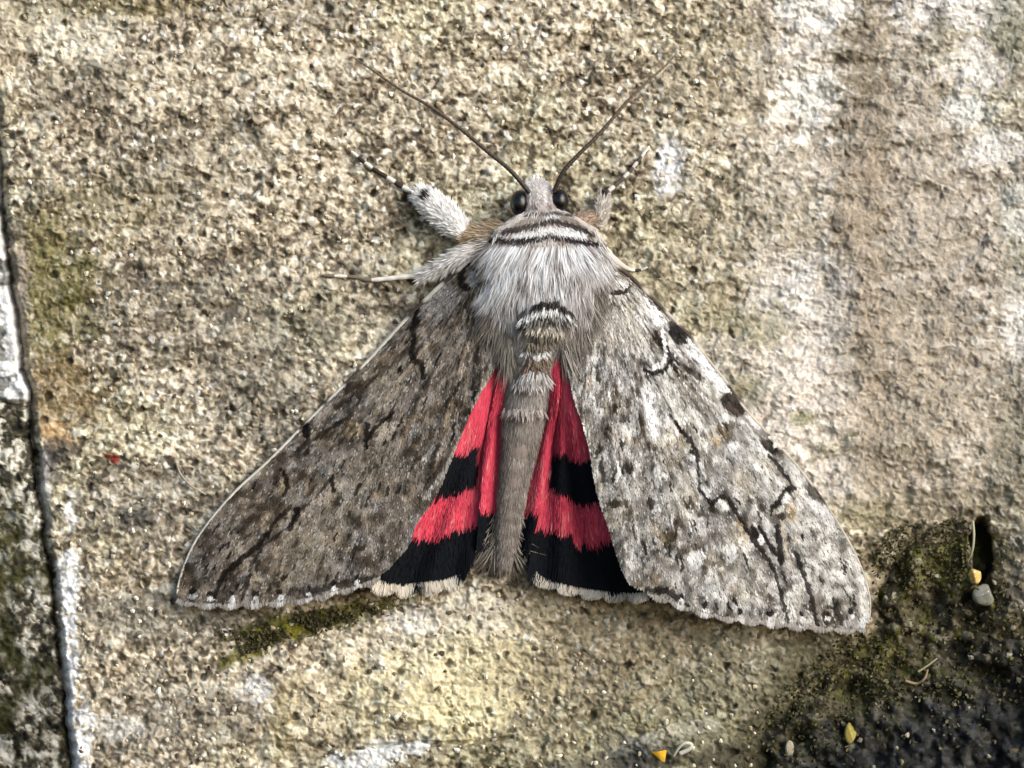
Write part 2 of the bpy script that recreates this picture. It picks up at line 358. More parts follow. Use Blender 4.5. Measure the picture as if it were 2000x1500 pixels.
    for (cx, cy, rx, ry, a, pc, st) in PATCHES:
        sel = (np.abs(x-cx) < 2.2*(rx+ry)) & (np.abs(y-cy) < 2.2*(rx+ry))
        if not sel.any(): continue
        ar = math.radians(a); dx = x[sel]-cx; dy = y[sel]-cy
        ex = (dx*math.cos(ar)+dy*math.sin(ar))/rx; ey = (-dx*math.sin(ar)+dy*math.cos(ar))/ry
        e = np.sqrt(ex*ex+ey*ey)+rag[sel]*(1.0 if rx > 12 else 0.3)
        m = sst(1.25, 0.7, e)*st*(0.55+0.45*sst(0.25, 0.5, lum[sel]-0.25))
        c[sel] = mix(c[sel], np.array(pc)*lum[sel][..., None], m)
    c = mix(c, np.broadcast_to((0.05, 0.042, 0.03), c.shape), pore*0.6)
    return h, c

def axis(a, b, step, lo, hi):
    core = np.arange(a, b+step, step); out = []
    t = a; s = step
    left = []
    while t > lo: s *= 1.25; t -= s; left.append(t)
    t = core[-1]; s = step; right = []
    while t < hi: s *= 1.25; t += s; right.append(t)
    return np.concatenate([left[::-1], core, right])

wall = thing('stone_wall', 'weathered pale sandstone wall with a mortar joint and a mossy hollow behind the moth', 'wall')
wall['kind'] = 'structure'

# the big block
ax = axis(-40, 2030, 2.08, -60, 3300); ay = axis(-30, 1530, 2.08, -900, 2050)
X, Y = np.meshgrid(ax, ay)
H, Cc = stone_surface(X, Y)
dj = X-joint_x(Y)
H = H-55*sst(14, -7, dj)**1.5-7*sst(70, 6, dj)*sst(1000, 1150, Y)
dh = sdist(X, Y, HOLLOW)+46*(fbm(X, Y, 60, 80)-0.5)+16*(noise(X, Y, 15, 81)-0.5)
H = H-95*sst(18, -120, dh)-34*sst(190, 0, dh)**2
pitm = np.sqrt(((X-PIT[0]-4*np.sin(Y/17))/PIT[2])**2+((Y-PIT[1])/PIT[3])**2)+0.35*(noise(X, Y, 14, 82)-0.5)
H = H-130*sst(1.1, 0.75, pitm)
# bottom ledge: the face falls back towards the lower joint, with a thin crack above the chalky strip
crk, _ = pdist(X, Y+4*(noise(X, Y, 18, 84)-0.5), [(690, 1462), (820, 1448), (900, 1452), (1000, 1440)])
H = H-14*sst(5, 1, crk)
damp_shade = sst(95, -50, dh+50*(fbm(X, Y, 34, 83)-0.5))  # damp and the hollow's soft shade, both put into the stone colour
Cc = mix(Cc, Cc*np.array([0.34, 0.31, 0.24])+np.array([0.012, 0.012, 0.006]), damp_shade*0.92)
msk = dj > -9
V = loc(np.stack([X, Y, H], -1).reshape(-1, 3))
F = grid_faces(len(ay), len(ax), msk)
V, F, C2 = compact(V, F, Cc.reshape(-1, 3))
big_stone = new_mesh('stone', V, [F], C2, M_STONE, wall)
big_stone['label'] = 'large grainy sandstone block that carries the moth'
def ground_h(x, y):
    """approximate wall height under a few layout points"""
    xi = np.clip(np.searchsorted(ax, x), 0, len(ax)-1); yi = np.clip(np.searchsorted(ay, y), 0, len(ay)-1)
    return H[yi, xi]

# the neighbour on the left, limewashed above
def side_piece(name, y0, y1, seed, level, palette_fn, rough, label):
    gx = axis(-480, 150, 2.6, -1300, 151); gy = np.arange(y0, y1, 2.2)
    if y1 > 1500: gy = np.concatenate([np.arange(y0, 1530, 2.2), np.arange(1530, y1, 12)])
    if y0 < -20: gy = np.concatenate([np.arange(y0, -20, 14), np.arange(-20, y1, 2.2)])
    x, y = np.meshgrid(gx, gy)
    x0, y0_ = x, y; x = x+26*(fbm(x0, y0_, 20, seed+9)-0.5); y = y+26*(fbm(x0, y0_, 20, seed+10)-0.5)
    f1, f2, r1, q1 = worley(x, y, rough, seed); g1, g2, r2, q2 = worley(x, y, 7, seed+7); x, y = x0, y0_
    h = level+22*(fbm(x, y, 60, seed+1)-0.5)+16*(fbm(x, y, 15, seed+2)-0.5)+rough*0.3*np.clip(1-(f1/0.7)**2, 0, 1)*(0.3+0.7*r1)+3*np.clip(1-(g1/0.7)**2, 0, 1)*r2
    d = joint_x(y)-7-x
    h = h-45*sst(10, -6, d)
    e0 = sst(14, 0, y-y0); e1 = sst(14, 0, gy[-1]-y)
    h = h-30*np.maximum(e0, e1)
    c = palette_fn(x, y, r1, r2, q1, f1, seed)
    V = loc(np.stack([x, y, h], -1).reshape(-1, 3)); F = grid_faces(len(gy), len(gx), d > -7)
    V, F, c = compact(V, F, c.reshape(-1, 3))
    o = new_mesh(name, V, [F], c, M_STONE, wall); o['label'] = label
    return o

def pal_white(x, y, r1, r2, q1, f1, s):
    c = mix(np.broadcast_to((0.62, 0.62, 0.62), x.shape+(3,)), np.broadcast_to((0.86, 0.86, 0.86), x.shape+(3,)), r2)
    n = fbm(x, y, 26, s+3, 3)
    c = mix(c, np.broadcast_to((0.09, 0.09, 0.08), c.shape), sst(0.56, 0.64, n)*0.85)
    return mix(c, np.broadcast_to((0.2, 0.19, 0.15), c.shape), sst(560, 400, y)*0.8*sst(0.3, 0.6, n))
def pal_dark(x, y, r1, r2, q1, f1, s):
    p = np.array([(0.12, 0.11, 0.085), (0.05, 0.05, 0.045), (0.3, 0.29, 0.24), (0.09, 0.085, 0.04), (0.16, 0.15, 0.12), (0.45, 0.43, 0.38), (0.07, 0.065, 0.045), (0.2, 0.18, 0.13)])
    v_ = np.clip(0.5+1.5*(fbm(x, y, 18, s+4, 3)-0.5)+0.5*(r2-0.5)+0.3*(q1-0.5), 0, 1)
    c = np.stack([np.interp(v_, [0, .35, .5, .65, .9], q_) for q_ in ([.02, .06, .14, .34, .7], [.02, .056, .125, .31, .68], [.016, .04, .09, .24, .6])], -1)
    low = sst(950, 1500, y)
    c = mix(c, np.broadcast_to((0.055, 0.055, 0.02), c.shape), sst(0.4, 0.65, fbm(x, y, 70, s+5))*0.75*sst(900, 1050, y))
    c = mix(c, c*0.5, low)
    return c
side_piece('stone', -900, 792, 300, -6, pal_white, 22, 'chalky white stone across the joint')
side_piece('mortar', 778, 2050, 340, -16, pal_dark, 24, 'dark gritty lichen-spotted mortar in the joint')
# dark bed at the bottom of the joint and the hollow
bx, by = np.meshgrid(np.linspace(-1300, 3300, 120), np.linspace(-900, 2050, 90))
bh = -118+14*(fbm(bx, by, 150, 90)-0.5)
new_mesh('joint_bed', loc(np.stack([bx, by, bh-20], -1).reshape(-1, 3)), [grid_faces(90, 120)], np.broadcast_to((0.03, 0.026, 0.02), (bx.size, 3)), M_SOIL, wall)

# mossy earth in the hollow
hx = axis(1360, 2040, 2.4, 1359, 3300); hy = axis(990, 1540, 2.4, 989, 2050)
x, y = np.meshgrid(hx, hy)
dm = sdist(x, y, HOLLOW)+40*(fbm(x, y, 55, 101)-0.5)
f1, f2, r1, q1 = worley(x+6*noise(x, y, 12, 102), y+6*noise(x, y, 12, 103), 17, 104)
g1, g2, r2, q2 = worley(x, y, 8.5, 108)
lump = fbm(x, y, 110, 105, 2); lump2 = fbm(x, y, 38, 109, 2)
eh = -30-34*sst(0, -150, dm)+60*(lump-0.5)+80*(lump2-0.5)+11*np.clip(1-(f1/0.75)**2, 0, 1)*(0.2+0.8*r1)+4*np.clip(1-(g1/0.75)**2, 0, 1)*r2
eh = np.where(np.sqrt(((x-PIT[0])/(PIT[2]+4))**2+((y-PIT[1])/(PIT[3]+4))**2) < 1.1, -110, eh)
for (cx, cy, rx, ry) in ((1940, 1235, 40, 24), (1880, 1265, 30, 16), (1810, 1045, 34, 14), (1650, 1340, 26, 16), (1560, 1440, 30, 22)):
    eh = eh-38*np.exp(-((x-cx)/rx)**2-((y-cy)/ry)**2)
eh = eh-70*sst(-45, 22, dm)
pe = np.array([(0.085, 0.072, 0.042), (0.05, 0.045, 0.02), (0.13, 0.115, 0.08), (0.03, 0.027, 0.018), (0.065, 0.065, 0.016), (0.2, 0.18, 0.13), (0.042, 0.037, 0.022), (0.10, 0.085, 0.05)])
ce = pe[(q1*7.99).astype(int)]*(0.55+0.8*r2)[..., None]
gm = sst(0.42, 0.62, fbm(x, y, 90, 106))*sst(1420, 1150, y)
ce = mix(ce, np.array([0.10, 0.098, 0.022])*(0.5+r2)[..., None], gm*0.8)
blue = sst(-40, 140, (x-1700)*0.45+(y-1330)+60*(fbm(x, y, 80, 107)-0.5))
ce = mix(ce, np.array([0.026, 0.029, 0.035])*(0.4+1.1*r2**2)[..., None], blue*0.85)
V = loc(np.stack([x, y, eh], -1).reshape(-1, 3)); F = grid_faces(len(hy), len(hx), dm < 30)
V, F, ce2 = compact(V, F, ce.reshape(-1, 3))
earth = new_mesh('mossy_earth', V, [F], ce2, M_SOIL, wall)
earth['label'] = 'dark mossy earth filling the hollow under the block'
def earth_h(px, py):
    xi = np.clip(np.searchsorted(hx, px), 0, len(hx)-1); yi = np.clip(np.searchsorted(hy, py), 0, len(hy)-1)
    return np.where(dm[yi, xi] < 20, np.maximum(eh[yi, xi], ground_h(px, py)), ground_h(px, py))

# moss: many small leaflets, in the hollow and in the green smears on the block
n = 16000
px = rng.uniform(1440, 2060, n); py = rng.uniform(1015, 1540, n)
dd = sdist(px, py, HOLLOW)
prob = np.where(dd < 10, 0.25+0.75*sst(0.4, 0.62, fbm(px, py, 90, 106)), 0)*sst(1540, 1200, py+0.25*(px-1700))
prob = np.where(np.abs(px-PIT[0]) < 26, prob*(np.abs(py-PIT[1]) > 60), prob)
k = rng.random(n) < prob; px = px[k]; py = py[k]
n2 = 2600
qx = np.concatenate([rng.normal(590, 62, n2), rng.normal(500, 40, 800)]); qy = np.concatenate([rng.normal(1218, 9, n2)-(qx[:n2]-590)*0.19, rng.normal(1262, 9, 800)-(qx[n2:]-500)*0.5])
kk = fbm(qx, qy, 30, 120) > 0.45
px = np.concatenate([px, qx[kk]]); py = np.concatenate([py, qy[kk]]); n = len(px)
P = np.stack([px, py, earth_h(px, py)+rng.uniform(-2, 4, n)], 1)
Dn = np.stack([rng.normal(0, 1, n), rng.normal(0, 1, n), rng.uniform(0.2, 1.2, n)], 1)
Nn = unit(np.stack([rng.normal(0, .5, n), rng.normal(0, .5, n), np.ones(n)], 1))
mc = np.array([(0.095, 0.088, 0.02), (0.075, 0.066, 0.03), (0.11, 0.10, 0.04), (0.05, 0.044, 0.02), (0.10, 0.082, 0.052)])[rng.integers(0, 5, n)]*rng.uniform(0.6, 1.3, (n, 1))
scales('moss', P, Dn, Nn, rng.uniform(5, 13, n), rng.uniform(2.5, 7, n), mc, M_MOSS, wall, 0.4)

# loose sand grains lodged on the face: real little stones
def grains_on(n, boxes, size, pal, name, seed):
    r = np.random.default_rng(seed)
    b = boxes[r.integers(0, len(boxes), n)]
    px = r.uniform(b[:, 0], b[:, 2]); py = r.uniform(b[:, 1], b[:, 3])
    hh = earth_h(px, py)
    rad = r.uniform(size[0], size[1], n)
    octv = np.array([(1, 0, 0), (0, 1, 0), (-1, 0, 0), (0, -1, 0), (0, 0, 1), (.6, .6, .6), (-.6, .6, .6), (-.6, -.6, .6), (.6, -.6, .6), (0, 0, -1)], float)
    octv = unit(octv)
    tri = np.array([(4, 5, 6), (4, 6, 7), (4, 7, 8), (4, 8, 5), (0, 1, 5), (1, 6, 5), (1, 2, 6), (2, 7, 6), (2, 3, 7), (3, 8, 7), (3, 0, 8), (0, 5, 8), (9, 1, 0), (9, 2, 1), (9, 3, 2), (9, 0, 3)])
    a = r.uniform(0, 6.28, n); ca = np.cos(a)[:, None]; sa = np.sin(a)[:, None]
    vv = octv[None]*r.uniform(0.7, 1.3, (n, 10, 1)); vx = vv[..., 0]*r.uniform(0.8, 1.5, (n, 1)); vy = vv[..., 1]
    W = np.stack([px[:, None]+rad[:, None]*(vx*ca-vy*sa), py[:, None]+rad[:, None]*(vx*sa+vy*ca), hh[:, None]+rad[:, None]*(0.25+0.9*vv[..., 2])], -1)
    f = (tri[None]+(np.arange(n)*10)[:, None, None]).reshape(-1, 3)
    c = np.repeat(pal[r.integers(0, len(pal), n)]*r.uniform(0.75, 1.15, (n, 1)), 10, 0)
    new_mesh(name, loc(W.reshape(-1, 3)), [f], c, M_STONE, wall, False, 'stuff')
sandpal = np.array([(0.72, 0.65, 0.5), (0.6, 0.52, 0.36), (0.8, 0.76, 0.66), (0.45, 0.37, 0.24), (0.3, 0.24, 0.16), (0.66, 0.6, 0.48), (0.12, 0.1, 0.07)])
grains_on(1500, np.array([(110, -30, 1420, 1200), (150, 1150, 1500, 1530), (0, -30, 1420, 500), (150, 400, 900, 1530)], float), (2.4, 5.5), sandpal, 'sand_grains', 5)
earthpal = np.array([(0.28, 0.25, 0.17), (0.16, 0.13, 0.08), (0.4, 0.36, 0.27), (0.09, 0.075, 0.045), (0.2, 0.18, 0.1)])
grains_on(110, np.array([(1560, 1040, 2040, 1540), (1700, 1040, 2000, 1300)], float), (2.5, 6.5), earthpal, 'earth_crumbs', 6)

# ------------------------------------------------------------------ the moth
moth = thing('moth', 'grey-brown moth with open wings and crimson black-banded hindwings, clinging to the sandstone', 'moth')

BODY = np.array([  # y, centre x, half width, mid height, half height
 (348, 1048, 5, 52, 6), (358, 1049, 19, 56, 15), (374, 1052, 26, 60, 22), (394, 1055, 29, 62, 27), (410, 1060, 36, 63, 31), (424, 1064, 58, 64, 36),
 (446, 1067, 92, 66, 42), (472, 1068, 108, 68, 46), (520, 1066, 112, 69, 49), (570, 1062, 104, 68, 48), (615, 1059, 86, 65, 45), (655, 1052, 62, 60, 41),
 (700, 1042, 47, 56, 38), (750, 1034, 42, 53, 35), (815, 1024, 37, 49, 32), (880, 1014, 31, 45, 28), (940, 1004, 26, 41, 25), (1000, 997, 22, 37, 21), (1060, 990, 17, 33, 17), (1104, 987, 7, 30, 8)], float)
def body_at(y):
    return [np.interp(y, BODY[:, 0], BODY[:, k]) for k in range(1, 5)]
def body_top(px, py):
    cx, w, hc, rh = body_at(py); q = np.clip((px-cx)/w, -0.97, 0.97)
    return hc+rh*np.sqrt(1-q*q)
def body_normal(py, th):
    e = 3.0; c0, w0, h0, r0 = body_at(py-e); c1, w1, h1, r1 = body_at(py+e); cx, w, hc, rh = body_at(py)
    ty = np.stack([(c1+w1*np.cos(th)-c0-w0*np.cos(th))/(2*e), np.ones_like(py), (h1+r1*np.sin(th)-h0-r0*np.sin(th))/(2*e)], -1)
    tt = np.stack([-w*np.sin(th), np.zeros_like(py), rh*np.cos(th)], -1)
    n = unit(np.cross(ty, tt)); n = n*np.sign((n*np.stack([np.cos(th), 0*py, np.sin(th)], -1)).sum(-1, keepdims=True))
    return n, unit(ty)
yy = catmull(BODY[:, :2], 90)[:, 0]
cx, w, hc, rh = body_at(yy)
seg = 1+0.05*np.cos((yy-700)/61*2*np.pi)*(yy > 690)
th = np.linspace(0, 2*np.pi, 40, endpoint=False)
BV = np.stack([cx[:, None]+(w*seg)[:, None]*np.cos(th), np.repeat(yy[:, None], 40, 1), hc[:, None]+(rh*seg)[:, None]*np.sin(th)], -1)
i = np.arange(89)[:, None]*40; j = np.arange(40)[None]; k = (j+1) % 40
q = np.stack([i+j, i+40+j, i+40+k, i+k], -1).reshape(-1, 4)[:, ::-1]
BVf = np.vstack([BV.reshape(-1, 3), [[cx[0], yy[0]-3, hc[0]]], [[cx[-1], yy[-1]+3, hc[-1]]]])
e0 = np.stack([np.full(40, 3600), j[0], k[0]], 1); e1 = np.stack([np.full(40, 3601), 89*40+k[0], 89*40+j[0]], 1)
bc = mix(np.broadcast_to((0.42, 0.39, 0.36), (len(BVf), 3)), np.broadcast_to((0.24, 0.195, 0.165), (len(BVf), 3)), sst(650, 900, BVf[:, 1]))
body = new_mesh('body', loc(BVf), [q, e0, e1], bc, M_BODY, moth)

def ellipsoid(name, c, r, mat, parent, cc=None, nu=24, nv=16, jit=0.0):
    u = np.linspace(0, 2*np.pi, nu, endpoint=False); v = np.linspace(0, np.pi, nv+2)[1:-1]
    U, Vv = np.meshgrid(u, v); R = 1+jit*(rng.random(U.shape)-0.5)
    P = np.stack([c[0]+r[0]*R*np.sin(Vv)*np.cos(U), c[1]+r[1]*R*np.sin(Vv)*np.sin(U), c[2]+r[2]*R*np.cos(Vv)], -1).reshape(-1, 3)
    P = np.vstack([P, [[c[0], c[1], c[2]+r[2]]], [[c[0], c[1], c[2]-r[2]]]])
    i = np.arange(nv-1)[:, None]*nu; j = np.arange(nu)[None]; k = (j+1) % nu
    q = np.stack([i+j, i+k, i+nu+k, i+nu+j], -1).reshape(-1, 4)
    t0 = np.stack([np.full(nu, nv*nu), k[0], j[0]], 1); t1 = np.stack([np.full(nu, nv*nu+1), (nv-1)*nu+j[0], (nv-1)*nu+k[0]], 1)
    c_ = None if cc is None else np.broadcast_to(np.asarray(cc, float), (len(P), 3))
    return new_mesh(name, loc(P), [q, t0, t1], c_, mat, parent)
ellipsoid('eye', (1015, 397, 66), (19, 26, 23), M_EYE, moth)
ellipsoid('eye', (1093, 392, 66), (18, 24, 23), M_EYE, moth)

# ---- wings
COST_L = catmull([(965, 478), (930, 500), (896, 527), (840, 577), (786, 632), (709, 716), (640, 785), (579, 846), (520, 905), (464, 956), (420, 1005), (382, 1057), (360, 1105), (349, 1140), (346, 1160)], 160)
TRAIL_L = catmull([(1010, 600), (990, 665), (963, 726), (930, 783), (891, 874), (853, 966), (815, 1020), (800, 1062), (772, 1096), (747, 1120), (715, 1134), (680, 1146), (608, 1164), (546, 1173), (474, 1177), (421, 1178), (370, 1174), (349, 1165)], 160)
COST_R = catmull([(1150, 485), (1190, 512), (1230, 540), (1290, 600), (1340, 650), (1380, 700), (1420, 750), (1455, 800), (1525, 875), (1568, 925), (1605, 975), (1650, 1045), (1682, 1110), (1697, 1160), (1699, 1195), (1694, 1215)], 160)
TRAIL_R = catmull([(1080, 610), (1098, 670), (1110, 725), (1120, 775), (1135, 820), (1150, 875), (1165, 960), (1188, 1030), (1210, 1100), (1232, 1142), (1270, 1156), (1320, 1174), (1380, 1194), (1445, 1206), (1545, 1218), (1620, 1224), (1670, 1226), (1688, 1224)], 160)
BASE_L = np.array([960., 500.]); BASE_R = np.array([1165., 505.])

DK = (0.010, 0.008, 0.007); BR = (0.075, 0.058, 0.042); PL = (0.60, 0.58, 0.53); WH = (0.80, 0.79, 0.77); OC = (0.30, 0.215, 0.11); TN = (0.40, 0.34, 0.255); GY = (0.17, 0.15, 0.13)
# strokes: points, half width, colour, strength      blots: x, y, rx, ry, tilt, colour, strength
STROKES_L = [
 ([(890, 700), (800, 770), (700, 830)], 40, GY, 0.25), ([(740, 900), (640, 1000), (560, 1130)], 50, TN, 0.22),
 ([(915, 514), (899, 535), (901, 556), (916, 564)], 3.4, DK, 0.95), ([(941, 502), (941, 526)], 2.5, DK, 0.8), ([(938, 552), (935, 567)], 2.5, DK, 0.8),
 ([(815, 606), (805, 639), (811, 663), (802, 687), (812, 706), (824, 711), (827, 737)], 3.8, DK, 0.95), ([(829, 640), (834, 690), (842, 720)], 5, TN, 0.5),
 ([(840, 650), (850, 700), (858, 730)], 2.5, BR, 0.6),
 ([(766, 807), (738, 831), (721, 850), (714, 871)], 2.6, DK, 0.95), ([(718, 828), (714, 872)], 3.0, DK, 0.9), ([(704, 812), (711, 845)], 3, BR, 0.8),
 ([(680, 816), (627, 846), (586, 880)], 2.0, DK, 0.8), ([(603, 858), (582, 880)], 2.2, DK, 0.8),
 ([(548, 916), (558, 932), (562, 951), (555, 967)], 3.2, DK, 0.95), ([(549, 926), (551, 951)], 3, TN, 0.6), ([(651, 931), (646, 939), (656, 956)], 2.8, DK, 0.95), ([(642, 938), (627, 961), (588, 996)], 1.9, DK, 0.75),
 ([(704, 945), (696, 962)], 2.8, DK, 0.9), ([(757, 950), (757, 964)], 3.2, DK, 0.9), ([(735, 905), (720, 925)], 2.2, DK, 0.6), ([(664, 908), (668, 925)], 2.4, DK, 0.7),
 ([(584, 996), (566, 1030)], 4.2, DK, 0.95), ([(571, 1000), (561, 1020)], 4, TN, 0.8), ([(556, 1000), (541, 1014), (522, 1042), (507, 1062), (478, 1086), (440, 1119), (426, 1145), (416, 1172)], 3.2, DK, 0.9),
 ([(522, 1042), (505, 1066)], 4.5, DK, 0.9), ([(478, 1086), (440, 1125), (420, 1165)], 9, BR, 0.65), ([(560, 1030), (512, 1068), (493, 1105), (474, 1170)], 2.1, DK, 0.8), ([(470, 1020), (430, 1080), (385, 1140)], 10, GY, 0.35),
 ([(400, 1110), (380, 1160)], 2, BR, 0.6), ([(694, 1060), (690, 1092)], 1.8, DK, 0.7), ([(640, 1060), (628, 1100)], 2, BR, 0.6), ([(745, 985), (720, 1040)], 2, BR, 0.55), ([(560, 1075), (545, 1130)], 2, TN, 0.6),
 ([(595, 1158), (640, 1146), (700, 1136), (735, 1124)], 5, DK, 0.75), ([(848, 890), (843, 924)], 4, DK, 0.85), ([(858, 870), (850, 884)], 3, DK, 0.8), ([(884, 866), (842, 930)], 5, BR, 0.5),
 ([(932, 676), (929, 708)], 2.6, DK, 0.8), ([(912, 716), (877, 735), (845, 770)], 4, TN, 0.4), ([(905, 740), (880, 780)], 2.6, DK, 0.55), ([(850, 640), (880, 700)], 14, GY, 0.3),
 ([(905, 850), (860, 930), (830, 975)], 4, PL, 0.35), ([(950, 745), (920, 800)], 2.2, PL, 0.5)]
BLOTS_L = [
 (815, 622, 11, 21, 10, DK, 0.95), (692, 747, 15, 28, 35, (0.03, 0.023, 0.018), 0.95), (598, 842, 11, 16, 10, DK, 1.0), (690, 838, 17, 20, 0, OC, 0.75), (688, 838, 8, 10, 0, BR, 0.7), (752, 842, 24, 20, -35, TN, 0.8), (676, 790, 14, 20, 30, BR, 0.45),
 (910, 805, 9, 12, 30, DK, 0.85), (903, 831, 7, 12, 20, DK, 0.8), (829, 895, 6, 9, 0, PL, 0.8), (577, 1002, 6, 11, 25, DK, 0.95), (555, 945, 10, 22, 20, OC, 0.6), (498, 955, 26, 12, -45, BR, 0.55), (700, 700, 60, 40, -45, TN, 0.35),
 (860, 590, 50, 30, -40, (0.36, 0.33, 0.31), 0.5), (925, 545, 14, 16, 0, (0.42, 0.39, 0.37), 0.7), (760, 760, 60, 30, -45, TN, 0.35), (790, 950, 40, 70, 20, (0.22, 0.19, 0.155), 0.4), (620, 900, 40, 30, 0, (0.22, 0.205, 0.185), 0.4), (610, 1080, 50, 50, 0, (0.24, 0.20, 0.145), 0.4), (760, 1070, 24, 40, 25, (0.13, 0.11, 0.09), 0.4)]
TERM_L = [(377, 1154), (411, 1158), (452, 1159), (498, 1158), (546, 1156), (603, 1149), (651, 1139), (697, 1127)]
STROKES_R = [
 ([(1187, 567), (1200, 573), (1220, 570), (1232, 556)], 2.8, DK, 0.95), ([(1183, 545), (1186, 566)], 2.5, DK, 0.7), ([(1195, 518), (1225, 545), (1288, 602)], 4.5, BR, 0.85),
 ([(1280, 648), (1290, 668), (1306, 682), (1311, 702), (1302, 720), (1275, 728), (1258, 720)], 3.0, DK, 0.95), ([(1292, 640), (1299, 670), (1302, 694), (1290, 714), (1270, 720)], 2.6, WH, 0.85),
 ([(1252, 702), (1262, 722), (1270, 747)], 3, DK, 0.8), ([(1320, 825), (1345, 855), (1361, 884)], 2.6, DK, 0.95), ([(1352, 882), (1364, 890)], 3.5, DK, 0.9), ([(1360, 888), (1365, 930), (1365, 955)], 1.9, DK, 0.85),
 ([(1365, 955), (1392, 986), (1405, 970), (1421, 972), (1445, 1010), (1465, 1045), (1478, 1064)], 2.6, DK, 0.95), ([(1376, 955), (1385, 968)], 5, WH, 0.8), ([(1408, 978), (1420, 990)], 4, PL, 0.8), ([(1440, 1015), (1460, 1055)], 4, OC, 0.5),
 ([(1484, 1028), (1500, 1060), (1521, 1086), (1526, 1098)], 2.8, DK, 0.95), ([(1518, 1030), (1526, 1092)], 5, DK, 0.95), ([(1526, 1022), (1534, 1060), (1545, 1110)], 2.6, TN, 0.7),
 ([(1478, 1062), (1500, 1090), (1515, 1120), (1526, 1160), (1541, 1222)], 2.6, DK, 0.9), ([(1556, 1080), (1562, 1100), (1576, 1135), (1586, 1175), (1596, 1222)], 3.0, DK, 0.92), ([(1588, 1130), (1600, 1210)], 10, GY, 0.75), ([(1635, 1175), (1645, 1220)], 2, DK, 0.7),
 ([(1552, 953), (1530, 960), (1520, 980), (1507, 993)], 3.8, DK, 0.95), ([(1538, 968), (1524, 1000)], 4, PL, 0.8), ([(1500, 888), (1525, 915), (1547, 946)], 2.1, DK, 0.9), ([(1440, 800), (1500, 870)], 3, BR, 0.6),
 ([(1268, 975), (1272, 990), (1278, 978)], 2.4, DK, 0.85), ([(1335, 975), (1343, 988), (1350, 972)], 2.4, DK, 0.8), ([(1222, 975), (1226, 990)], 2.4, DK, 0.8), ([(1320, 1018), (1321, 1048)], 2, DK, 0.8), ([(1330, 1084), (1333, 1115)], 1.9, DK, 0.8), ([(1235, 1018), (1241, 1052)], 2, DK, 0.7), ([(1252, 1085), (1256, 1120)], 2, DK, 0.6), ([(1400, 1105), (1412, 1135)], 1.8, BR, 0.7),
 ([(1262, 1150), (1308, 1155), (1330, 1176), (1345, 1186)], 4.2, DK, 0.9), ([(1165, 716), (1170, 742)], 4, DK, 0.85), ([(1156, 660), (1150, 690)], 5, BR, 0.7), ([(1130, 770), (1140, 830)], 5, BR, 0.7), ([(1172, 905), (1180, 935), (1200, 938), (1208, 918)], 5, DK, 0.75), ([(1207, 902), (1210, 925), (1200, 942)], 3, WH, 0.8),
 ([(1118, 780), (1136, 828), (1150, 880)], 2.6, PL, 0.75), ([(1145, 800), (1175, 870)], 12, GY, 0.45), ([(1345, 670), (1430, 770)], 16, WH, 0.75), ([(1460, 820), (1500, 870)], 14, WH, 0.45), ([(1540, 910), (1620, 1010)], 14, WH, 0.4), ([(1380, 760), (1420, 810)], 22, PL, 0.45), ([(1300, 760), (1380, 860)], 26, PL, 0.4), ([(1470, 900), (1510, 960)], 22, PL, 0.45), ([(1570, 1020), (1640, 1150)], 30, PL, 0.45), ([(1220, 620), (1260, 690)], 18, PL, 0.4), ([(1450, 1090), (1470, 1180)], 26, PL, 0.3), ([(1340, 940), (1300, 1000)], 20, PL, 0.3), ([(1265, 760), (1278, 840)], 12, WH, 0.8), ([(1295, 860), (1285, 920)], 12, PL, 0.3), ([(1250, 620), (1300, 640)], 14, WH, 0.4), ([(1250, 560), (1290, 630)], 13, WH, 0.8),  # broad pale strokes: wing pattern, strengthened to paint the right wing brighter
 ([(1230, 900), (1260, 1000), (1290, 1100)], 16, GY, 0.4), ([(1280, 1030), (1295, 1060)], 10, OC, 0.35), ([(1283, 1125), (1276, 1145)], 8, OC, 0.3), ([(1640, 1050), (1686, 1150), (1690, 1215)], 12, PL, 0.6)]
BLOTS_R = [
 (1324, 650, 16, 27, -35, DK, 0.97), (1288, 655, 16, 22, 0, BR, 0.7), (1434, 787, 18, 27, -40, (0.03, 0.022, 0.016), 0.97), (1416, 778, 12, 14, 0, DK, 0.6), (1505, 872, 14, 22, -45, DK, 0.97), (1592, 962, 15, 27, -40, (0.04, 0.03, 0.022), 0.9), (1495, 845, 10, 16, -40, BR, 0.6), (1405, 850, 26, 22, 20, (0.15, 0.115, 0.07), 0.85), (1398, 860, 9, 11, 0, OC, 0.9), (1427, 830, 14, 8, 0, BR, 0.8), (1372, 845, 6, 12, 0, DK, 0.7), (1432, 872, 12, 10, 0, WH, 0.7), (1352, 893, 10, 8, 0, WH, 0.7),
 (1472, 1040, 8, 17, -20, DK, 1.0), (1486, 1054, 6, 12, -15, WH, 1.0), (1545, 1003, 12, 22, 0, OC, 0.7), (1320, 850, 24, 24, 0, TN, 0.5), (1222, 552, 12, 12, 0, (0.6, 0.57, 0.55), 0.8), (1410, 920, 30, 30, 0, (0.2, 0.19, 0.18), 0.5), (1360, 1090, 14, 18, 0, WH, 0.5), (1425, 1080, 14, 20, 0, WH, 0.6), (1380, 1050, 40, 30, 0, GY, 0.3), (1187, 915, 16, 16, 0, GY, 0.6), (1165, 870, 18, 30, 0, GY, 0.5), (1190, 640, 40, 40, 0, (0.36, 0.33, 0.3), 0.5), (1690, 1215, 10, 12, 0, WH, 0.9), (1560, 1160, 14, 20, 0, (0.4, 0.36, 0.32), 0.4)]
TERM_R = [(1377, 1181), (1447, 1194), (1505, 1196), (1565, 1198), (1615, 1196), (1662, 1194), (1330, 1164)]

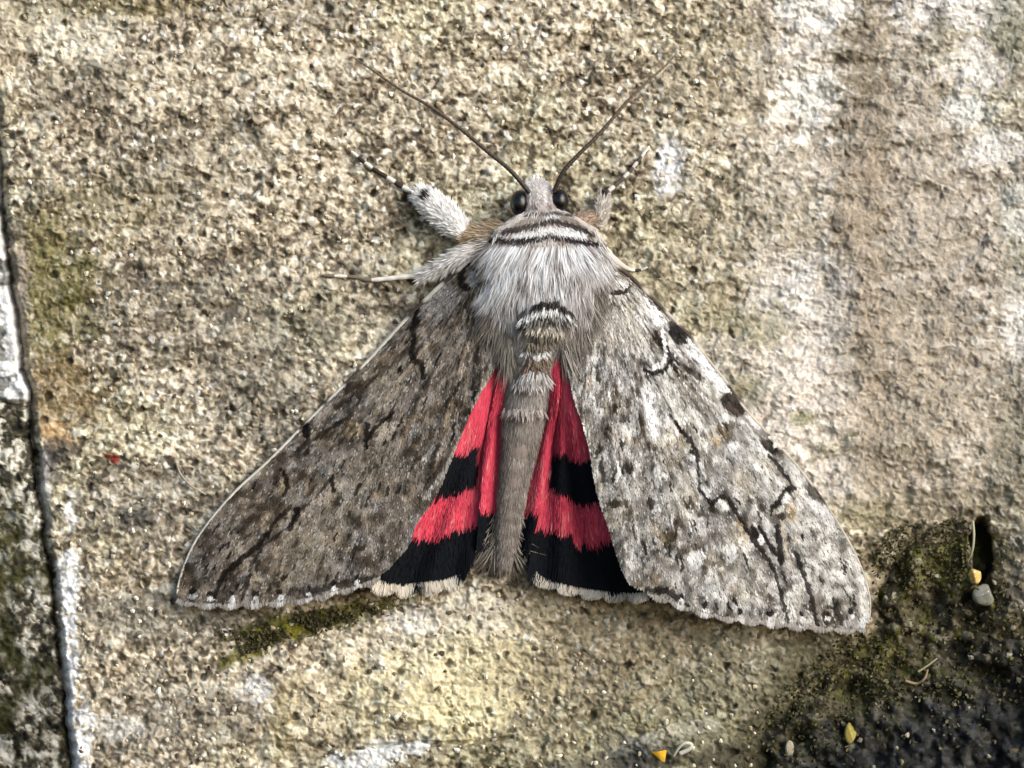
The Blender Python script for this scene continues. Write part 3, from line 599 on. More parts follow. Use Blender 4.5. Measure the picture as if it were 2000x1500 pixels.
def wing_ticks(right):
    # short dark and pale dashes along the veins, and the wavy pale line before the margin
    r = np.random.default_rng(500+right); C, T, B = (COST_R, TRAIL_R, BASE_R) if right else (COST_L, TRAIL_L, BASE_L)
    out = []
    for i in range(150):
        t = r.uniform(0.16, 0.93); v = r.uniform(0.06, 0.95); k = int(t*159); p = C[k]*(1-v)+T[k]*v
        d = p-B; d = d/np.hypot(*d); d = d+np.array([0, 0.3])+r.normal(0, 0.12, 2); d /= np.hypot(*d); ln = r.uniform(8, 24)
        dark = r.random() < 0.62
        out.append(([tuple(p-d*ln/2), tuple(p+d*ln/2)], r.uniform(0.5, 1.3), DK if dark else (WH if right else TN), r.uniform(0.6, 0.95) if dark else 0.55))
        if v > 0.7 and t < 0.6 and dark:
            q = p+r.normal(0, 9, 2); out.append(([tuple(q-d*ln/3), tuple(q+d*ln/3)], r.uniform(1.2, 2.6), DK, 0.85))
    for f, colr, w_, s_ in ((0.80, TN if not right else PL, 2.0, 0.5), (0.775, BR, 1.6, 0.6)):
        pts = []
        for j, v in enumerate(np.linspace(0.12, 0.96, 22)):
            g = f+(0.014 if j % 2 else -0.014)+0.03*v; k = int(g*159); pts.append(tuple(C[k]*(1-v)+T[k]*v))
        out.append((pts, w_, colr, s_))
    return out
TICKS = {}
def wing_colour(x, y, right, seed):
    st, bl, tm, B = (STROKES_R, BLOTS_R, TERM_R, BASE_R) if right else (STROKES_L, BLOTS_L, TERM_L, BASE_L)
    if right not in TICKS: TICKS[right] = wing_ticks(right)
    st = TICKS[right]+st
    a = np.arctan2(y-B[1], x-B[0]); r = np.hypot(x-B[0], y-B[1])
    n1 = fbm(x, y, 70, seed, 3); n2 = fbm(a*150, r*0.35, 7, seed+3, 2); n3 = noise(x, y, 16, seed+4)
    t = np.clip(0.15+0.75*n1*0.6+0.45*n2+0.22*(n3-0.5), 0, 1)
    ta = a*270
    n4 = fbm(ta, r*0.4, 8, seed+5, 2)
    t = np.clip(0.5+0.5*(t-0.5)+0.75*(n4-0.5), 0, 1)
    c = mix(np.broadcast_to((0.036, 0.028, 0.021), x.shape+(3,)), np.broadcast_to((0.36, 0.34, 0.315) if right else (0.245, 0.198, 0.155), x.shape+(3,)), sst(0.15, 0.92, t))  # right paler, left darker and browner: part of the lighting difference painted in
    c = mix(c, c*np.array([1.0, 0.93, 0.78]), sst(0.5, 0.7, fbm(x, y, 50, seed+6, 2))*0.8)
    c = mix(c, np.broadcast_to((0.62, 0.61, 0.59), c.shape), sst(0.52, 0.70, fbm(ta*1.0, r*0.3, 10, seed+8, 3))*(0.5 if right else 0.16))  # more white on the right wing, its brightness put into the colour
    c = mix(c, np.broadcast_to((0.035, 0.028, 0.022), c.shape), sst(0.58, 0.70, fbm(ta*1.0, r*0.35, 9, seed+9, 3))*0.55)
    jx = x+5*(noise(x, y, 7, seed+11)-0.5)+4*(noise(x, y, 3.5, seed+12)-0.5); jy = y+5*(noise(x, y, 7, seed+13)-0.5)+4*(noise(x, y, 3.5, seed+14)-0.5)
    def paint(c, lo, hi):
        for pts, wd, cc, s in st:
            if not lo < wd <= hi: continue
            d, tt = pdist(jx, jy, pts)
            soft = 0.7 if wd > 7 else 0.4
            if wd <= 7: wd = wd*1.12+0.4
            c = mix(c, np.broadcast_to(cc, c.shape), sst(wd*(1+soft), wd*(1-soft), d*(1.0+0.35*np.abs(tt-0.5)))*s*(1 if wd < 8 else 0.55+0.9*n4))
        return c
    c = paint(c, 7, 99)
    for (cx, cy, rx, ry, tl, cc, s) in bl:
        q = math.radians(tl); dx = jx-cx; dy = jy-cy
        e = np.hypot((dx*math.cos(q)+dy*math.sin(q))/rx, (-dx*math.sin(q)+dy*math.cos(q))/ry)+0.5*(noise(x, y, 10, seed+15)-0.5)
        c = mix(c, np.broadcast_to(cc, c.shape), sst(1.2, 0.7, e)*s)
    c = paint(c, 0, 7)
    for cx, cy in tm:
        m = sst(5.4, 3.4, np.hypot((jx-cx)*0.85, (jy-cy)*1.1)); c = mix(c, np.broadcast_to(DK, c.shape), m*0.95)
        m = sst(6.5, 4.0, np.hypot((jx-cx-1)*0.9, (jy-cy-11)*1.1)); c = mix(c, np.broadcast_to(WH, c.shape), m*0.8)
    return c

def wing_height(x, y, right):
    C, T, B = (COST_R, TRAIL_R, BASE_R) if right else (COST_L, TRAIL_L, BASE_L)
    s, tt = pdist(x, y, C[::4]); r = np.hypot(x-B[0], y-B[1])
    a = np.arctan2(y-B[1], x-B[0])
    out = sst(900, 1230, y)
    h = 9+0.33*s*(1-0.22*out)+10*np.sqrt(np.clip(s, 0, 60)/60)+44*np.exp(-(r/130)**2)
    h = 112-np.log1p(np.exp((112-h)/8))*8
    return h+3.0*(1-np.abs(np.sin(a*17)))**3*sst(80, 250, r)+3*(fbm(x, y, 120, 222)-0.5)

def wing_normal(x, y, right):
    e = 4.0
    gx = (wing_height(x+e, y, right)-wing_height(x-e, y, right))/(2*e); gy = (wing_height(x, y+e, right)-wing_height(x, y-e, right))/(2*e)
    return unit(np.stack([-gx, -gy, np.ones_like(gx)], -1)), gx, gy

def slab(name, G, Cg, thick, mat, parent):
    """a thin closed sheet from a grid G (r,c,3) in layout units"""
    nr, nc = G.shape[:2]
    lo = G.copy(); lo[..., 2] -= thick
    V = np.vstack([G.reshape(-1, 3), lo.reshape(-1, 3)]); f = grid_faces(nr, nc); off = nr*nc
    edge = np.concatenate([np.arange(nc), np.arange(1, nr)*nc+nc-1, (nr-1)*nc+np.arange(nc-2, -1, -1), np.arange(nr-2, 0, -1)*nc])
    e2 = np.roll(edge, -1)
    # orientation of the grid decides which way is out
    a, b, c = loc(V)[f[len(f)//2][:3]]
    up = np.cross(b-a, c-a)[2] > 0
    top_f = f if up else f[:, ::-1]; bot = (f[:, ::-1] if up else f)+off
    rim = np.stack([edge, e2, e2+off, edge+off], 1)
    if up: rim = rim[:, ::-1]
    cc = np.vstack([Cg.reshape(-1, 3)]*2)
    return new_mesh(name, loc(V), [top_f, bot, rim], cc, mat, parent)

def forewing(right):
    C, T, B = (COST_R, TRAIL_R, BASE_R) if right else (COST_L, TRAIL_L, BASE_L)
    r = np.random.default_rng(31+right)
    v = np.linspace(0, 1, 80)[:, None, None]
    G2 = C[None]*(1-v)+T[None]*v
    Hh = wing_height(G2[..., 0], G2[..., 1], right)-2.0
    cg = wing_colour(G2[..., 0], G2[..., 1], right, 400)*0.8
    wing = slab('forewing', np.dstack([G2, Hh]), cg, 1.5, M_MEMB, moth)
    poly = np.vstack([C, T[::-1]])
    # scales in overlapping rows over the whole face
    n = 165000
    lo, hi = poly.min(0), poly.max(0)
    p = r.uniform(lo, hi, (n, 2)); p = p[inpoly(p[:, 0], p[:, 1], poly)]; n = len(p)
    x, y = p.T
    N, gx, gy = wing_normal(x, y, right)
    a = np.arctan2(y-B[1], x-B[0])+r.normal(0, 0.16, n)
    # veins fan out: lean the scales towards the outer margin
    dx = np.cos(a); dy = np.sin(a)+0.35; q = np.hypot(dx, dy); dx /= q; dy /= q
    lift = r.uniform(0.0, 0.12, n)
    Dn = np.stack([dx, dy, gx*dx+gy*dy+lift], 1)
    c = wing_colour(x, y, right, 400); mark = c.mean(1)
    rv = r.random(n)
    ta = np.arctan2(y-B[1], x-B[0])*270; rr_ = np.hypot(x-B[0], y-B[1])
    fl = 0.6*noise(ta, rr_*0.28, 3.2, 431)+0.4*noise(ta, rr_*0.3, 7, 432)
    c = c*(0.62+0.76*sst(0.15, 0.85, fl))[:, None]*r.uniform(0.8, 1.2, (n, 1))
    c = mix(c, np.broadcast_to((0.66, 0.65, 0.63), c.shape), sst(0.66, 0.80, fl)*(c.mean(1) > 0.07)*(0.4 if right else 0.12))  # extra white scales also paint the right wing brighter
    c = mix(c, np.broadcast_to((0.02, 0.016, 0.013), c.shape), sst(0.27, 0.18, fl)*0.6)
    lumc = c.mean(1)
    c = np.where(((rv < 0.08) & (lumc > 0.05))[:, None], c*0.4, c); c = np.where(((rv > 0.94) & (lumc > 0.08))[:, None], mix(c, np.broadcast_to(WH, c.shape), np.full(n, 0.35)), c)
    P = np.stack([x-dx*3.6, y-dy*3.6, wing_height(x, y, right)+r.uniform(-0.8, 0.8, n)+1.5*sst(0.07, 0.03, mark)+1.0*sst(0.42, 0.6, mark)], 1)
    scales('wing_scales', P, Dn, N, r.uniform(5, 9, n), r.uniform(2.1, 3.3, n), c, M_WING, wing)
    # fringe along the outer margin
    ti = 95 if not right else 92
    M = T[ti:]; m = 5200
    t = r.uniform(0, len(M)-1.001, m); k = t.astype(int); f = (t-k)[:, None]
    q = M[k]*(1-f)+M[k+1]*f; tan = unit(M[k+1]-M[k])
    nrm = np.stack([-tan[:, 1], tan[:, 0]], 1); cen = poly.mean(0); sg = np.sign(((q-cen)*nrm).sum(1))[:, None]; nrm = nrm*sg
    outd = unit(nrm+0.25*unit(q-B))
    x, y = (q-outd*r.uniform(0, 8, (m, 1))).T
    cum = np.concatenate([[0], np.cumsum(np.hypot(*(M[1:]-M[:-1]).T))]); arc = cum[k]+f[:, 0]*(cum[k+1]-cum[k])
    cf = mix(np.broadcast_to((0.26, 0.23, 0.205), (m, 3)), np.broadcast_to((0.42, 0.39, 0.36), (m, 3)), noise(x, y, 9, 77))*r.uniform(0.7, 1.25, (m, 1))
    for (cx, cy) in (TERM_R if right else TERM_L):
        cf = mix(cf, np.broadcast_to(WH, cf.shape), sst(10, 5, np.hypot(x-cx, y-cy-12))*0.7)
    P = np.stack([x, y, wing_height(x, y, right)-0.5+r.uniform(-1, 1, m)], 1)
    Dn = np.stack([outd[:, 0], outd[:, 1], r.uniform(-0.25, 0.05, m)], 1)
    scales('fringe', P, Dn, np.broadcast_to((0, 0, 1.0), P.shape), r.uniform(8, 15, m)*(0.62+0.55*np.abs(np.sin(arc/46*np.pi))), r.uniform(1.6, 2.8, m), cf, M_WING, wing, 0.3)
    # costal vein: the rounded leading edge, cream with dark bars
    K = catmull(C[6:], 150); hk = wing_height(K[:, 0], K[:, 1], right)
    ck = np.broadcast_to((0.42, 0.38, 0.33) if right else (0.64, 0.60, 0.52), (150, 3)).copy()
    bars = [(1230, 545, 34), (1280, 595, 26), (1340, 650, 22), (1432, 770, 24), (1508, 862, 18), (1600, 970, 26)] if right else [(812, 604, 26), (690, 737, 26), (592, 833, 12), (640, 790, 8), (880, 542, 20)]
    for bx_, by_, br_ in bars:
        ck = mix(ck, np.broadcast_to((0.07, 0.055, 0.045), ck.shape), sst(br_*1.1, br_*0.7, np.hypot(K[:, 0]-bx_, K[:, 1]-by_)))
    ck = ck*(0.8+0.4*noise(K[:, 0], K[:, 1], 12, 9))[:, None]
    tube('costal_vein', np.column_stack([K, hk]), np.linspace(5.0, 2.2, 150), ck, M_WING, wing, 8)
    return wing
forewing(False); forewing(True)

# hindwings: pleated fans; colour bands run across
def band_fn(pts): pts = np.array(pts, float); return lambda x: np.interp(x, pts[:, 0], pts[:, 1])
HW = {
 False: dict(apex=(985, 690), outer=[(985, 690), (930, 760), (880, 860), (820, 960), (770, 1050), (725, 1130)], margin=[(725, 1130), (760, 1140), (800, 1142), (845, 1137), (880, 1130), (905, 1118), (922, 1092), (931, 1062)],
             fold=[(985, 690), (960, 800), (946, 880), (938, 980), (931, 1062)], inner=[(1000, 690), (990, 800), (984, 880), (978, 985), (968, 1058)], strip_end=988,
             b1=band_fn([(850, 890), (890, 878), (915, 874), (930, 862), (960, 858)]), b2=band_fn([(800, 985), (856, 966), (900, 955), (938, 944), (960, 942)]), b3=band_fn([(790, 1048), (812, 1044), (856, 1046), (885, 1028), (933, 1016), (960, 1014)])),
 True: dict(apex=(1095, 690), outer=[(1095, 690), (1125, 780), (1165, 880), (1190, 980), (1220, 1070), (1268, 1158)], margin=[(1268, 1158), (1225, 1160), (1180, 1157), (1130, 1150), (1090, 1140), (1055, 1127), (1036, 1105), (1036, 1072)],
            fold=[(1095, 690), (1090, 790), (1075, 880), (1058, 980), (1036, 1072)], inner=[(1080, 690), (1062, 800), (1042, 880), (1014, 990), (1008, 1066)], strip_end=994,
            b1=band_fn([(1060, 872), (1085, 868), (1110, 882), (1122, 892), (1150, 888), (1180, 890)]), b2=band_fn([(1050, 935), (1072, 945), (1100, 962), (1125, 975), (1165, 978), (1190, 982)]), b3=band_fn([(1030, 1026), (1050, 1026), (1085, 1032), (1116, 1036), (1124, 1060), (1165, 1062), (1192, 1046), (1220, 1046)])),
}
RED = (0.69, 0.07, 0.115); BLK = (0.006, 0.007, 0.010)
def hind_height(x, y, right, strip):
    d = HW[right]; ap = d['apex']
    a = np.arctan2(x-ap[0], y-ap[1])
    h = 44+8*np.sin(a*38+1)*sst(40, 160, y-ap[1])-16*sst(900, 1140, y)
    do, _ = pdist(x, y, d['outer']); wh = np.clip(wing_height(x, y, right)-13, 20, 90)
    h = wh+(h-wh)*sst(0, 70, do)
    f, _ = pdist(x, y, d['fold'])
    if strip: h = h+4-0.25*f
    else: h = h-13*np.exp(-(f/14)**2)+4
    return h
def hind_colour(x, y, right, strip):
    d = HW[right]
    jag = 9*(noise(x, y*0.25, 3.2, 500)-0.5)+7*(noise(x, y*0.4, 9, 501)-0.5)
    yj = y+jag
    if strip: blk = sst(d['strip_end']-2, d['strip_end']+4, yj)
    else:
        blk = np.clip(sst(-3, 3, yj-d['b1'](x))*sst(3, -3, yj-d['b2'](x))+sst(-3, 3, yj-d['b3'](x)), 0, 1)
        f, _ = pdist(x, y, d['fold']); blk = np.where((yj < d['b2'](x)+20), blk*sst(4, 12, f+jag), blk)
    red = np.broadcast_to(RED, x.shape+(3,))*(0.84+0.26*noise(x, y*0.15, 5, 502))[..., None]
    red = mix(red, np.broadcast_to((0.78, 0.22, 0.22), red.shape), sst(0.70, 0.85, noise(x, y*0.1, 6, 503))*0.4)
    return mix(red, np.broadcast_to(BLK, red.shape), blk)
def hindwing(right):
    d = HW[right]; r = np.random.default_rng(61+right)
    nu, nv = 70, 90
    fold = catmull(d['fold'], nv); outer = catmull(d['outer'], nv); inner = catmull(d['inner'], nv)
    marg = catmull(d['margin'][::-1], nu)            # from the fold to the outer corner
    u = np.linspace(0, 1, nu); v = np.linspace(0, 1, nv)
    ap = np.array(d['apex'], float)
    # fan patch from the apex: blend the two sides, then pull the bottom row on to the margin
    G = fold[:, None]*(1-u)[None, :, None]+outer[:, None]*u[None, :, None]
    G = G+(marg-G[-1])[None]*(v**2)[:, None, None]
    Hh = hind_height(G[..., 0], G[..., 1], right, False)
    wing = slab('hindwing', np.dstack([G, Hh]), hind_colour(G[..., 0], G[..., 1], right, False), 1.2, M_VELVET, moth)
    Gs = fold[:, None]*(1-np.linspace(0, 1, 16))[None, :, None]+inner[:, None]*np.linspace(0, 1, 16)[None, :, None]
    Hs = hind_height(Gs[..., 0], Gs[..., 1], right, True)
    strip = slab('inner_fold', np.dstack([Gs, Hs]), hind_colour(Gs[..., 0], Gs[..., 1], right, True), 1.2, M_VELVET, wing)
    # hair scales
    allP = []; allD = []; allC = []
    for is_strip, grid, n in ((False, G, 11000), (True, Gs, 4200)):
        a = r.uniform(0, grid.shape[0]-1.01, n); b = r.uniform(0, grid.shape[1]-1.01, n); ia = a.astype(int); ib = b.astype(int); fa = (a-ia)[:, None]; fb = (b-ib)[:, None]
        q = (grid[ia, ib]*(1-fb)+grid[ia, ib+1]*fb)*(1-fa)+(grid[ia+1, ib]*(1-fb)+grid[ia+1, ib+1]*fb)*fa
        dr = unit(grid[ia+1, ib]-grid[ia, ib])
        x, y = q.T
        c = hind_colour(x+dr[:, 0]*5, y+dr[:, 1]*5, right, is_strip)*r.uniform(0.75, 1.2, (n, 1))
        pale = (r.random(n) < 0.02) & (c[:, 0] > 0.2); c[pale] = mix(c[pale], np.broadcast_to((0.8, 0.4, 0.38), (pale.sum(), 3)), np.full(pale.sum(), 0.6))
        allP.append(np.column_stack([x, y, hind_height(x, y, right, is_strip)+r.uniform(0, 1.5, n)])); allC.append(c)
        allD.append(np.column_stack([dr+r.normal(0, 0.04, (n, 2)), r.uniform(0.0, 0.05, n)]))
    P = np.vstack(allP); n = len(P)
    scales('wing_scales', P, np.vstack(allD), np.broadcast_to((0, 0, 1.0), P.shape), r.uniform(14, 28, n), r.uniform(1.8, 3.0, n), np.vstack(allC), M_VELVET, wing, 0.3)
    # scalloped cream fringe
    M = catmull(d['margin'][:-1], 200); m = 5200
    t = r.uniform(0, 158, m) if not right else r.uniform(0, 186, m)
    k = t.astype(int); f = (t-k)[:, None]; q = M[k]*(1-f)+M[k+1]*f; tan = unit(M[k+1]-M[k]); nrm = np.stack([-tan[:, 1], tan[:, 0]], 1); nrm = nrm*np.sign(nrm[:, 1:2]+1e-6)
    s = np.concatenate([[0], np.cumsum(np.hypot(*(M[1:]-M[:-1]).T))]); sc = np.abs(np.sin((s[k]+f[:, 0]*(s[1]-s[0]))/46*np.pi))
    x, y = (q-nrm*r.uniform(0, 4, (m, 1))).T
    w_ = r.random(m)
    cf = np.where((w_ < 0.12)[:, None], np.array([0.3, 0.22, 0.15]), np.array([0.78, 0.72, 0.62]))*r.uniform(0.8, 1.12, (m, 1))
    cf = np.where((sc < 0.25)[:, None], cf*0.75, cf)
    Dn = np.column_stack([nrm+np.column_stack([0.35*np.cos((s[k])/46*np.pi*2), np.zeros(m)])*0.5+r.normal(0, 0.08, (m, 2)), r.uniform(-0.15, 0.2, m)])
    P = np.column_stack([x, y, hind_height(x, y, right, False)+r.uniform(-1, 2, m)])
    ln = (11+15*sc**0.6)*r.uniform(0.6, 1.15, m)*(0.75 if right else 1.05)
    scales('fringe', P, Dn, np.broadcast_to((0, 0, 1.0), P.shape), ln, r.uniform(1.3, 2.4, m), cf, M_FUR, wing, 0.4)
    return wing
hindwing(False); hindwing(True)

# ---- fur
def fur_patch(name, n, fn, parent, seed, mat=M_FUR):
    r = np.random.default_rng(seed); P, Dn, Ln, Wd, C, K = fn(n, r)
    return hairs(name, P, Dn, Ln, Wd, C, mat, parent, K)

def thorax_fur(n, r):
    py = r.uniform(472, 635, n); cx, w, hc, rh = body_at(py)
    th = r.uniform(0.12, np.pi-0.12, n)
    x = cx+w*np.cos(th); h = hc+rh*np.sin(th)
    side = (x-cx)/110
    lock = 0.9*(noise(x, py, 30, 601)-0.5)+0.5*(noise(x, py, 11, 604)-0.5)
    NN, TT = body_normal(py, th)
    Dn = TT+NN*(0.16+r.normal(0, 0.07, n))[:, None]+np.stack([side*0.16+lock*1.15, np.zeros(n), np.zeros(n)], 1)
    base = mix(np.broadcast_to((0.44, 0.40, 0.375), (n, 3)), np.broadcast_to((0.97, 0.97, 0.98), (n, 3)), np.clip(sst(0.22, 0.60, 0.6*noise(x*1.2, py*0.4, 15, 602)+0.4*noise(x*1.5, py*0.3, 6, 605))*(0.30+0.70*sst(630, 510, py)), 0, 1))
    base = mix(base, np.broadcast_to((0.42, 0.345, 0.315), (n, 3)), sst(1090, 1135, x)*0.5*sst(0.25, 0.6, noise(x, py, 22, 603)))
    base = mix(base, np.broadcast_to((0.40, 0.35, 0.305), (n, 3)), sst(560, 640, py)*0.6)
    base = mix(base, np.broadcast_to((0.035, 0.032, 0.03), (n, 3)), (sst(20, 11, np.hypot((x-1082), (py-572)*0.8))*0.95)*(r.random(n) < 0.85))
    base = mix(base, np.broadcast_to((0.06, 0.05, 0.05), (n, 3)), (r.random(n) < 0.05)*0.85)
    base = mix(base, np.broadcast_to((0.9, 0.9, 0.9), (n, 3)), (r.random(n) < 0.15)*0.8)
    base = base*r.uniform(0.8, 1.1, (n, 1))
    K = np.stack([r.normal(0, 0.06, n), np.full(n, 0.05), -0.10*np.ones(n)], 1)
    return np.stack([x, py, h-2], 1), Dn, r.uniform(26, 62, n)*(1-0.3*sst(580, 640, py)), r.uniform(1.3, 2.5, n), base, K
fur_patch('fur', 34000, thorax_fur, body, 71)

def shoulder_fur(n, r):      # long hair lying over the wing roots
    sgn = np.where(r.random(n) < 0.5, -1, 1)
    t = r.random(n); py = 545+120*t+r.normal(0, 14, n)
    x = np.where(sgn < 0, 975+10*t-34*(1-t)*r.random(n)+16*r.random(n), 1150-40*t+30*(1-t)*r.random(n)-16*r.random(n))
    hL = wing_height(x, py, False); hR = wing_height(x, py, True)
    h = np.where(sgn < 0, hL, hR)+r.uniform(2, 9, n)
    lock = noise(x, py, 30, 611)-0.5
    ang = np.where(sgn < 0, -0.30, 0.22)*(1-0.55*t)+lock*0.7+r.normal(0, 0.1, n)
    Dn = np.stack([np.sin(ang), np.cos(ang), r.normal(0.02, 0.04, n)], 1)
    base = mix(np.broadcast_to((0.16, 0.138, 0.112), (n, 3)), np.broadcast_to((0.42, 0.38, 0.335), (n, 3)), r.random(n))
    base = mix(base, np.broadcast_to((0.07, 0.06, 0.05), (n, 3)), (r.random(n) < 0.06)*0.8)
    return np.stack([x, py, h], 1), Dn, r.uniform(35, 85, n), r.uniform(1.2, 2.2, n), base*r.uniform(0.75, 1.15, (n, 1)), np.stack([r.normal(0, 0.08, n), np.zeros(n), -0.06*np.ones(n)], 1)
fur_patch('fur', 7500, shoulder_fur, body, 72)

def abdomen_fur(n, r):
    py = r.uniform(640, 1098, n); cx, w, hc, rh = body_at(py); th = r.uniform(0.02, np.pi-0.02, n)
    x = cx+w*np.cos(th); h = hc+rh*np.sin(th)
    Dn = np.stack([0.20*np.cos(th)+r.normal(0, 0.05, n)-0.13, np.ones(n), r.normal(0.0, 0.03, n)-0.08], 1)
    base = mix(np.broadcast_to((0.50, 0.47, 0.455), (n, 3)), np.broadcast_to((0.33, 0.285, 0.25), (n, 3)), sst(720, 860, py))
    ring = np.exp(-(((py-800) % 62-31)/6.0)**2)*(py > 740)
    base = mix(base, np.broadcast_to((0.52, 0.47, 0.42), (n, 3)), ring*0.55)
    base = base*r.uniform(0.65, 1.25, (n, 1))*(0.75+0.5*noise(x, py*0.2, 8, 621))[:, None]
    return np.stack([x, py, h-0.5], 1), Dn, r.uniform(12, 26, n), r.uniform(1.2, 2.0, n), base, None
fur_patch('fur', 16000, abdomen_fur, body, 73)

def tail_tuft(n, r):
    x = r.normal(985, 17, n); py = r.uniform(1000, 1090, n); h = r.uniform(14, 40, n)
    ang = (x-985)/30*0.55+r.normal(0, 0.22, n)
    base = mix(np.broadcast_to((0.16, 0.135, 0.11), (n, 3)), np.broadcast_to((0.5, 0.46, 0.40), (n, 3)), r.random(n)**1.6)
    return np.stack([x, py, h], 1), np.stack([np.sin(ang), np.cos(ang), r.normal(-0.18, 0.06, n)], 1), r.uniform(24, 58, n), r.uniform(1.4, 2.4, n), base, None
fur_patch('tail_tuft', 900, tail_tuft, body, 74)

# dorsal crests: little erect tufts along the back
def crest(cx_, cy_, wd, rows, seed):
    r = np.random.default_rng(seed); Ps = []; Ds = []; Ls = []; Cs = []
    for (dy, bow, ln, colr, n, lift) in rows:
        a = np.clip(r.normal(0, 0.5, n), -1.1, 1.1); x = cx_+wd*a; y = cy_+dy+bow*a*a+7*(noise(x, x*0+seed, 9, seed)-0.5)+r.normal(0, 2.6, n)
        Ps.append(np.column_stack([x, y, body_top(x, y)+r.uniform(6, 16, n)])); Ds.append(np.column_stack([0.45*a+0.9*(noise(x, y, 11, seed+3)-0.5)+r.normal(0, 0.16, n), np.ones(n), lift+r.normal(0, 0.2, n)]))
        Ls.append(ln*r.uniform(0.6, 1.45, n)); Cs.append(np.array(colr)*r.uniform(0.8, 1.15, (n, 1)))
    P = np.vstack(Ps); hairs('crest', P, np.vstack(Ds), np.concatenate(Ls), r.uniform(2.0, 3.4, len(P)), np.vstack(Cs), M_FUR, body, np.tile((0, 0, -0.25), (len(P), 1)))
W9 = (0.84, 0.84, 0.83); CR = (0.68, 0.62, 0.53); D9 = (0.04, 0.034, 0.03); G9 = (0.33, 0.30, 0.27)
crest(1070, 606, 47, [(-12, 16, 18, D9, 160, 0.25), (0, 17, 14, W9, 330, 0.5), (16, 11, 15, D9, 150, 0.3), (13, 18, 18, G9, 160, 0.3)], 81)
crest(1066, 640, 28, [(0, 4, 15, CR, 200, 0.4), (12, 2, 18, (0.20, 0.17, 0.125), 130, 0.3), (-8, 6, 14, G9, 120, 0.3)], 82)
crest(1050, 690, 24, [(0, -4, 12, W9, 100, 0.45), (-16, 2, 16, (0.21, 0.18, 0.135), 120, 0.3), (12, 0, 15, (0.26, 0.2, 0.15), 110, 0.2)], 83)
crest(1046, 728, 25, [(0, 5, 22, (0.60, 0.58, 0.56), 110, 0.5), (8, -2, 18, (0.66, 0.64, 0.62), 70, 0.3), (3, 0, 10, (0.14, 0.1, 0.08), 50, 0.6), (-12, 4, 13, (0.24, 0.17, 0.13), 60, 0.3)], 84)
crest(1040, 752, 32, [(0, -6, 16, (0.55, 0.52, 0.5), 170, 0.2)], 85)
crest(1024, 806, 35, [(0, -4, 15, (0.52, 0.46, 0.42), 240, 0.1)], 86)

# collar and head scales with the banded pattern
LINES = [([(1027, 423), (1052, 417), (1076, 416), (1111, 424)], 2.6, D9, 0.9), ([(990, 455), (1010, 449), (1038, 443), (1073, 430), (1115, 443), (1150, 459)], 5, (0.05, 0.038, 0.03), 0.95),
         ([(1012, 461), (1040, 457), (1073, 447), (1108, 455), (1136, 462)], 6.5, (0.92, 0.92, 0.92), 0.95), ([(955, 470), (990, 470), (1024, 471), (1050, 465), (1073, 461), (1100, 466), (1132, 472), (1180, 481)], 4.8, (0.015, 0.012, 0.015), 0.98),
         ([(985, 445), (1030, 432), (1060, 424)], 3.5, (0.30, 0.24, 0.18), 0.7), ([(1090, 424), (1125, 440)], 4, (0.26, 0.2, 0.15), 0.7), ([(965, 458), (1000, 440), (1030, 425)], 3.5, (0.80, 0.76, 0.70), 0.8), ([(1115, 425), (1150, 450), (1180, 474)], 3.5, (0.8, 0.75, 0.68), 0.8)]
r = np.random.default_rng(91); n = 10000
py = r.uniform(349, 484, n); cx, w, hc, rh = body_at(py); th = r.uniform(0.02, np.pi-0.02, n); x = cx+w*1.02*np.cos(th); h = hc+rh*np.sin(th)
c = mix(np.broadcast_to((0.52, 0.43, 0.39), (n, 3)), np.broadcast_to((0.95, 0.92, 0.90), (n, 3)), np.clip(sst(0.2, 0.6, noise(x, py, 12, 92))+0.35*sst(400, 350, py), 0, 1))
c = mix(c, np.broadcast_to((0.34, 0.28, 0.22), (n, 3)), sst(415, 428, py)*0.4)
c = mix(c, np.broadcast_to((0.30, 0.24, 0.21), (n, 3)), sst(5, 2, np.abs(np.abs(x-1057)-12))*sst(360, 380, py)*sst(415, 405, py)*0.5)
jx = x+r.normal(0, 0.8, n); jy = py+5+r.normal(0, 1.2, n)
for pts, wd, cc, s in LINES:
    d, _ = pdist(jx, jy, pts); c = mix(c, np.broadcast_to(cc, c.shape), sst(wd*1.35, wd*0.75, d)*s)
c = c*r.uniform(0.85, 1.15, (n, 1))
N, TT = body_normal(py, th)
Dn = TT+np.stack([0.35*(x-cx)/90+r.normal(0, 0.16, n), np.zeros(n), np.zeros(n)], 1)+N*(0.16+0.34*sst(420, 380, py)*r.random(n))[:, None]
hairs('head_fur', np.stack([x, py, h], 1)-N, Dn, r.uniform(8, 14, n), r.uniform(2.4, 3.8, n), c, M_FUR, body)
# tegula fringe: pale hairs sticking out beyond the collar at both shoulders
def collar_fur(n, r):
    s = np.where(r.random(n) < 0.5, -1, 1); py = r.uniform(440, 520, n); cx, w, hc, rh = body_at(py)
    x = cx+s*w*r.uniform(0.86, 1.0, n); h = hc+r.uniform(-6, 22, n)
    base = np.where((r.random(n) < 0.7)[:, None], np.array([0.72, 0.68, 0.63]), np.array([0.32, 0.27, 0.22]))*r.uniform(0.8, 1.1, (n, 1))
    return np.stack([x, py, h], 1), np.stack([s*r.uniform(0.15, 0.7, n), np.ones(n), r.normal(0, 0.1, n)], 1), r.uniform(20, 44, n), r.uniform(1.6, 2.8, n), base, None
fur_patch('collar_fur', 1500, collar_fur, body, 93)
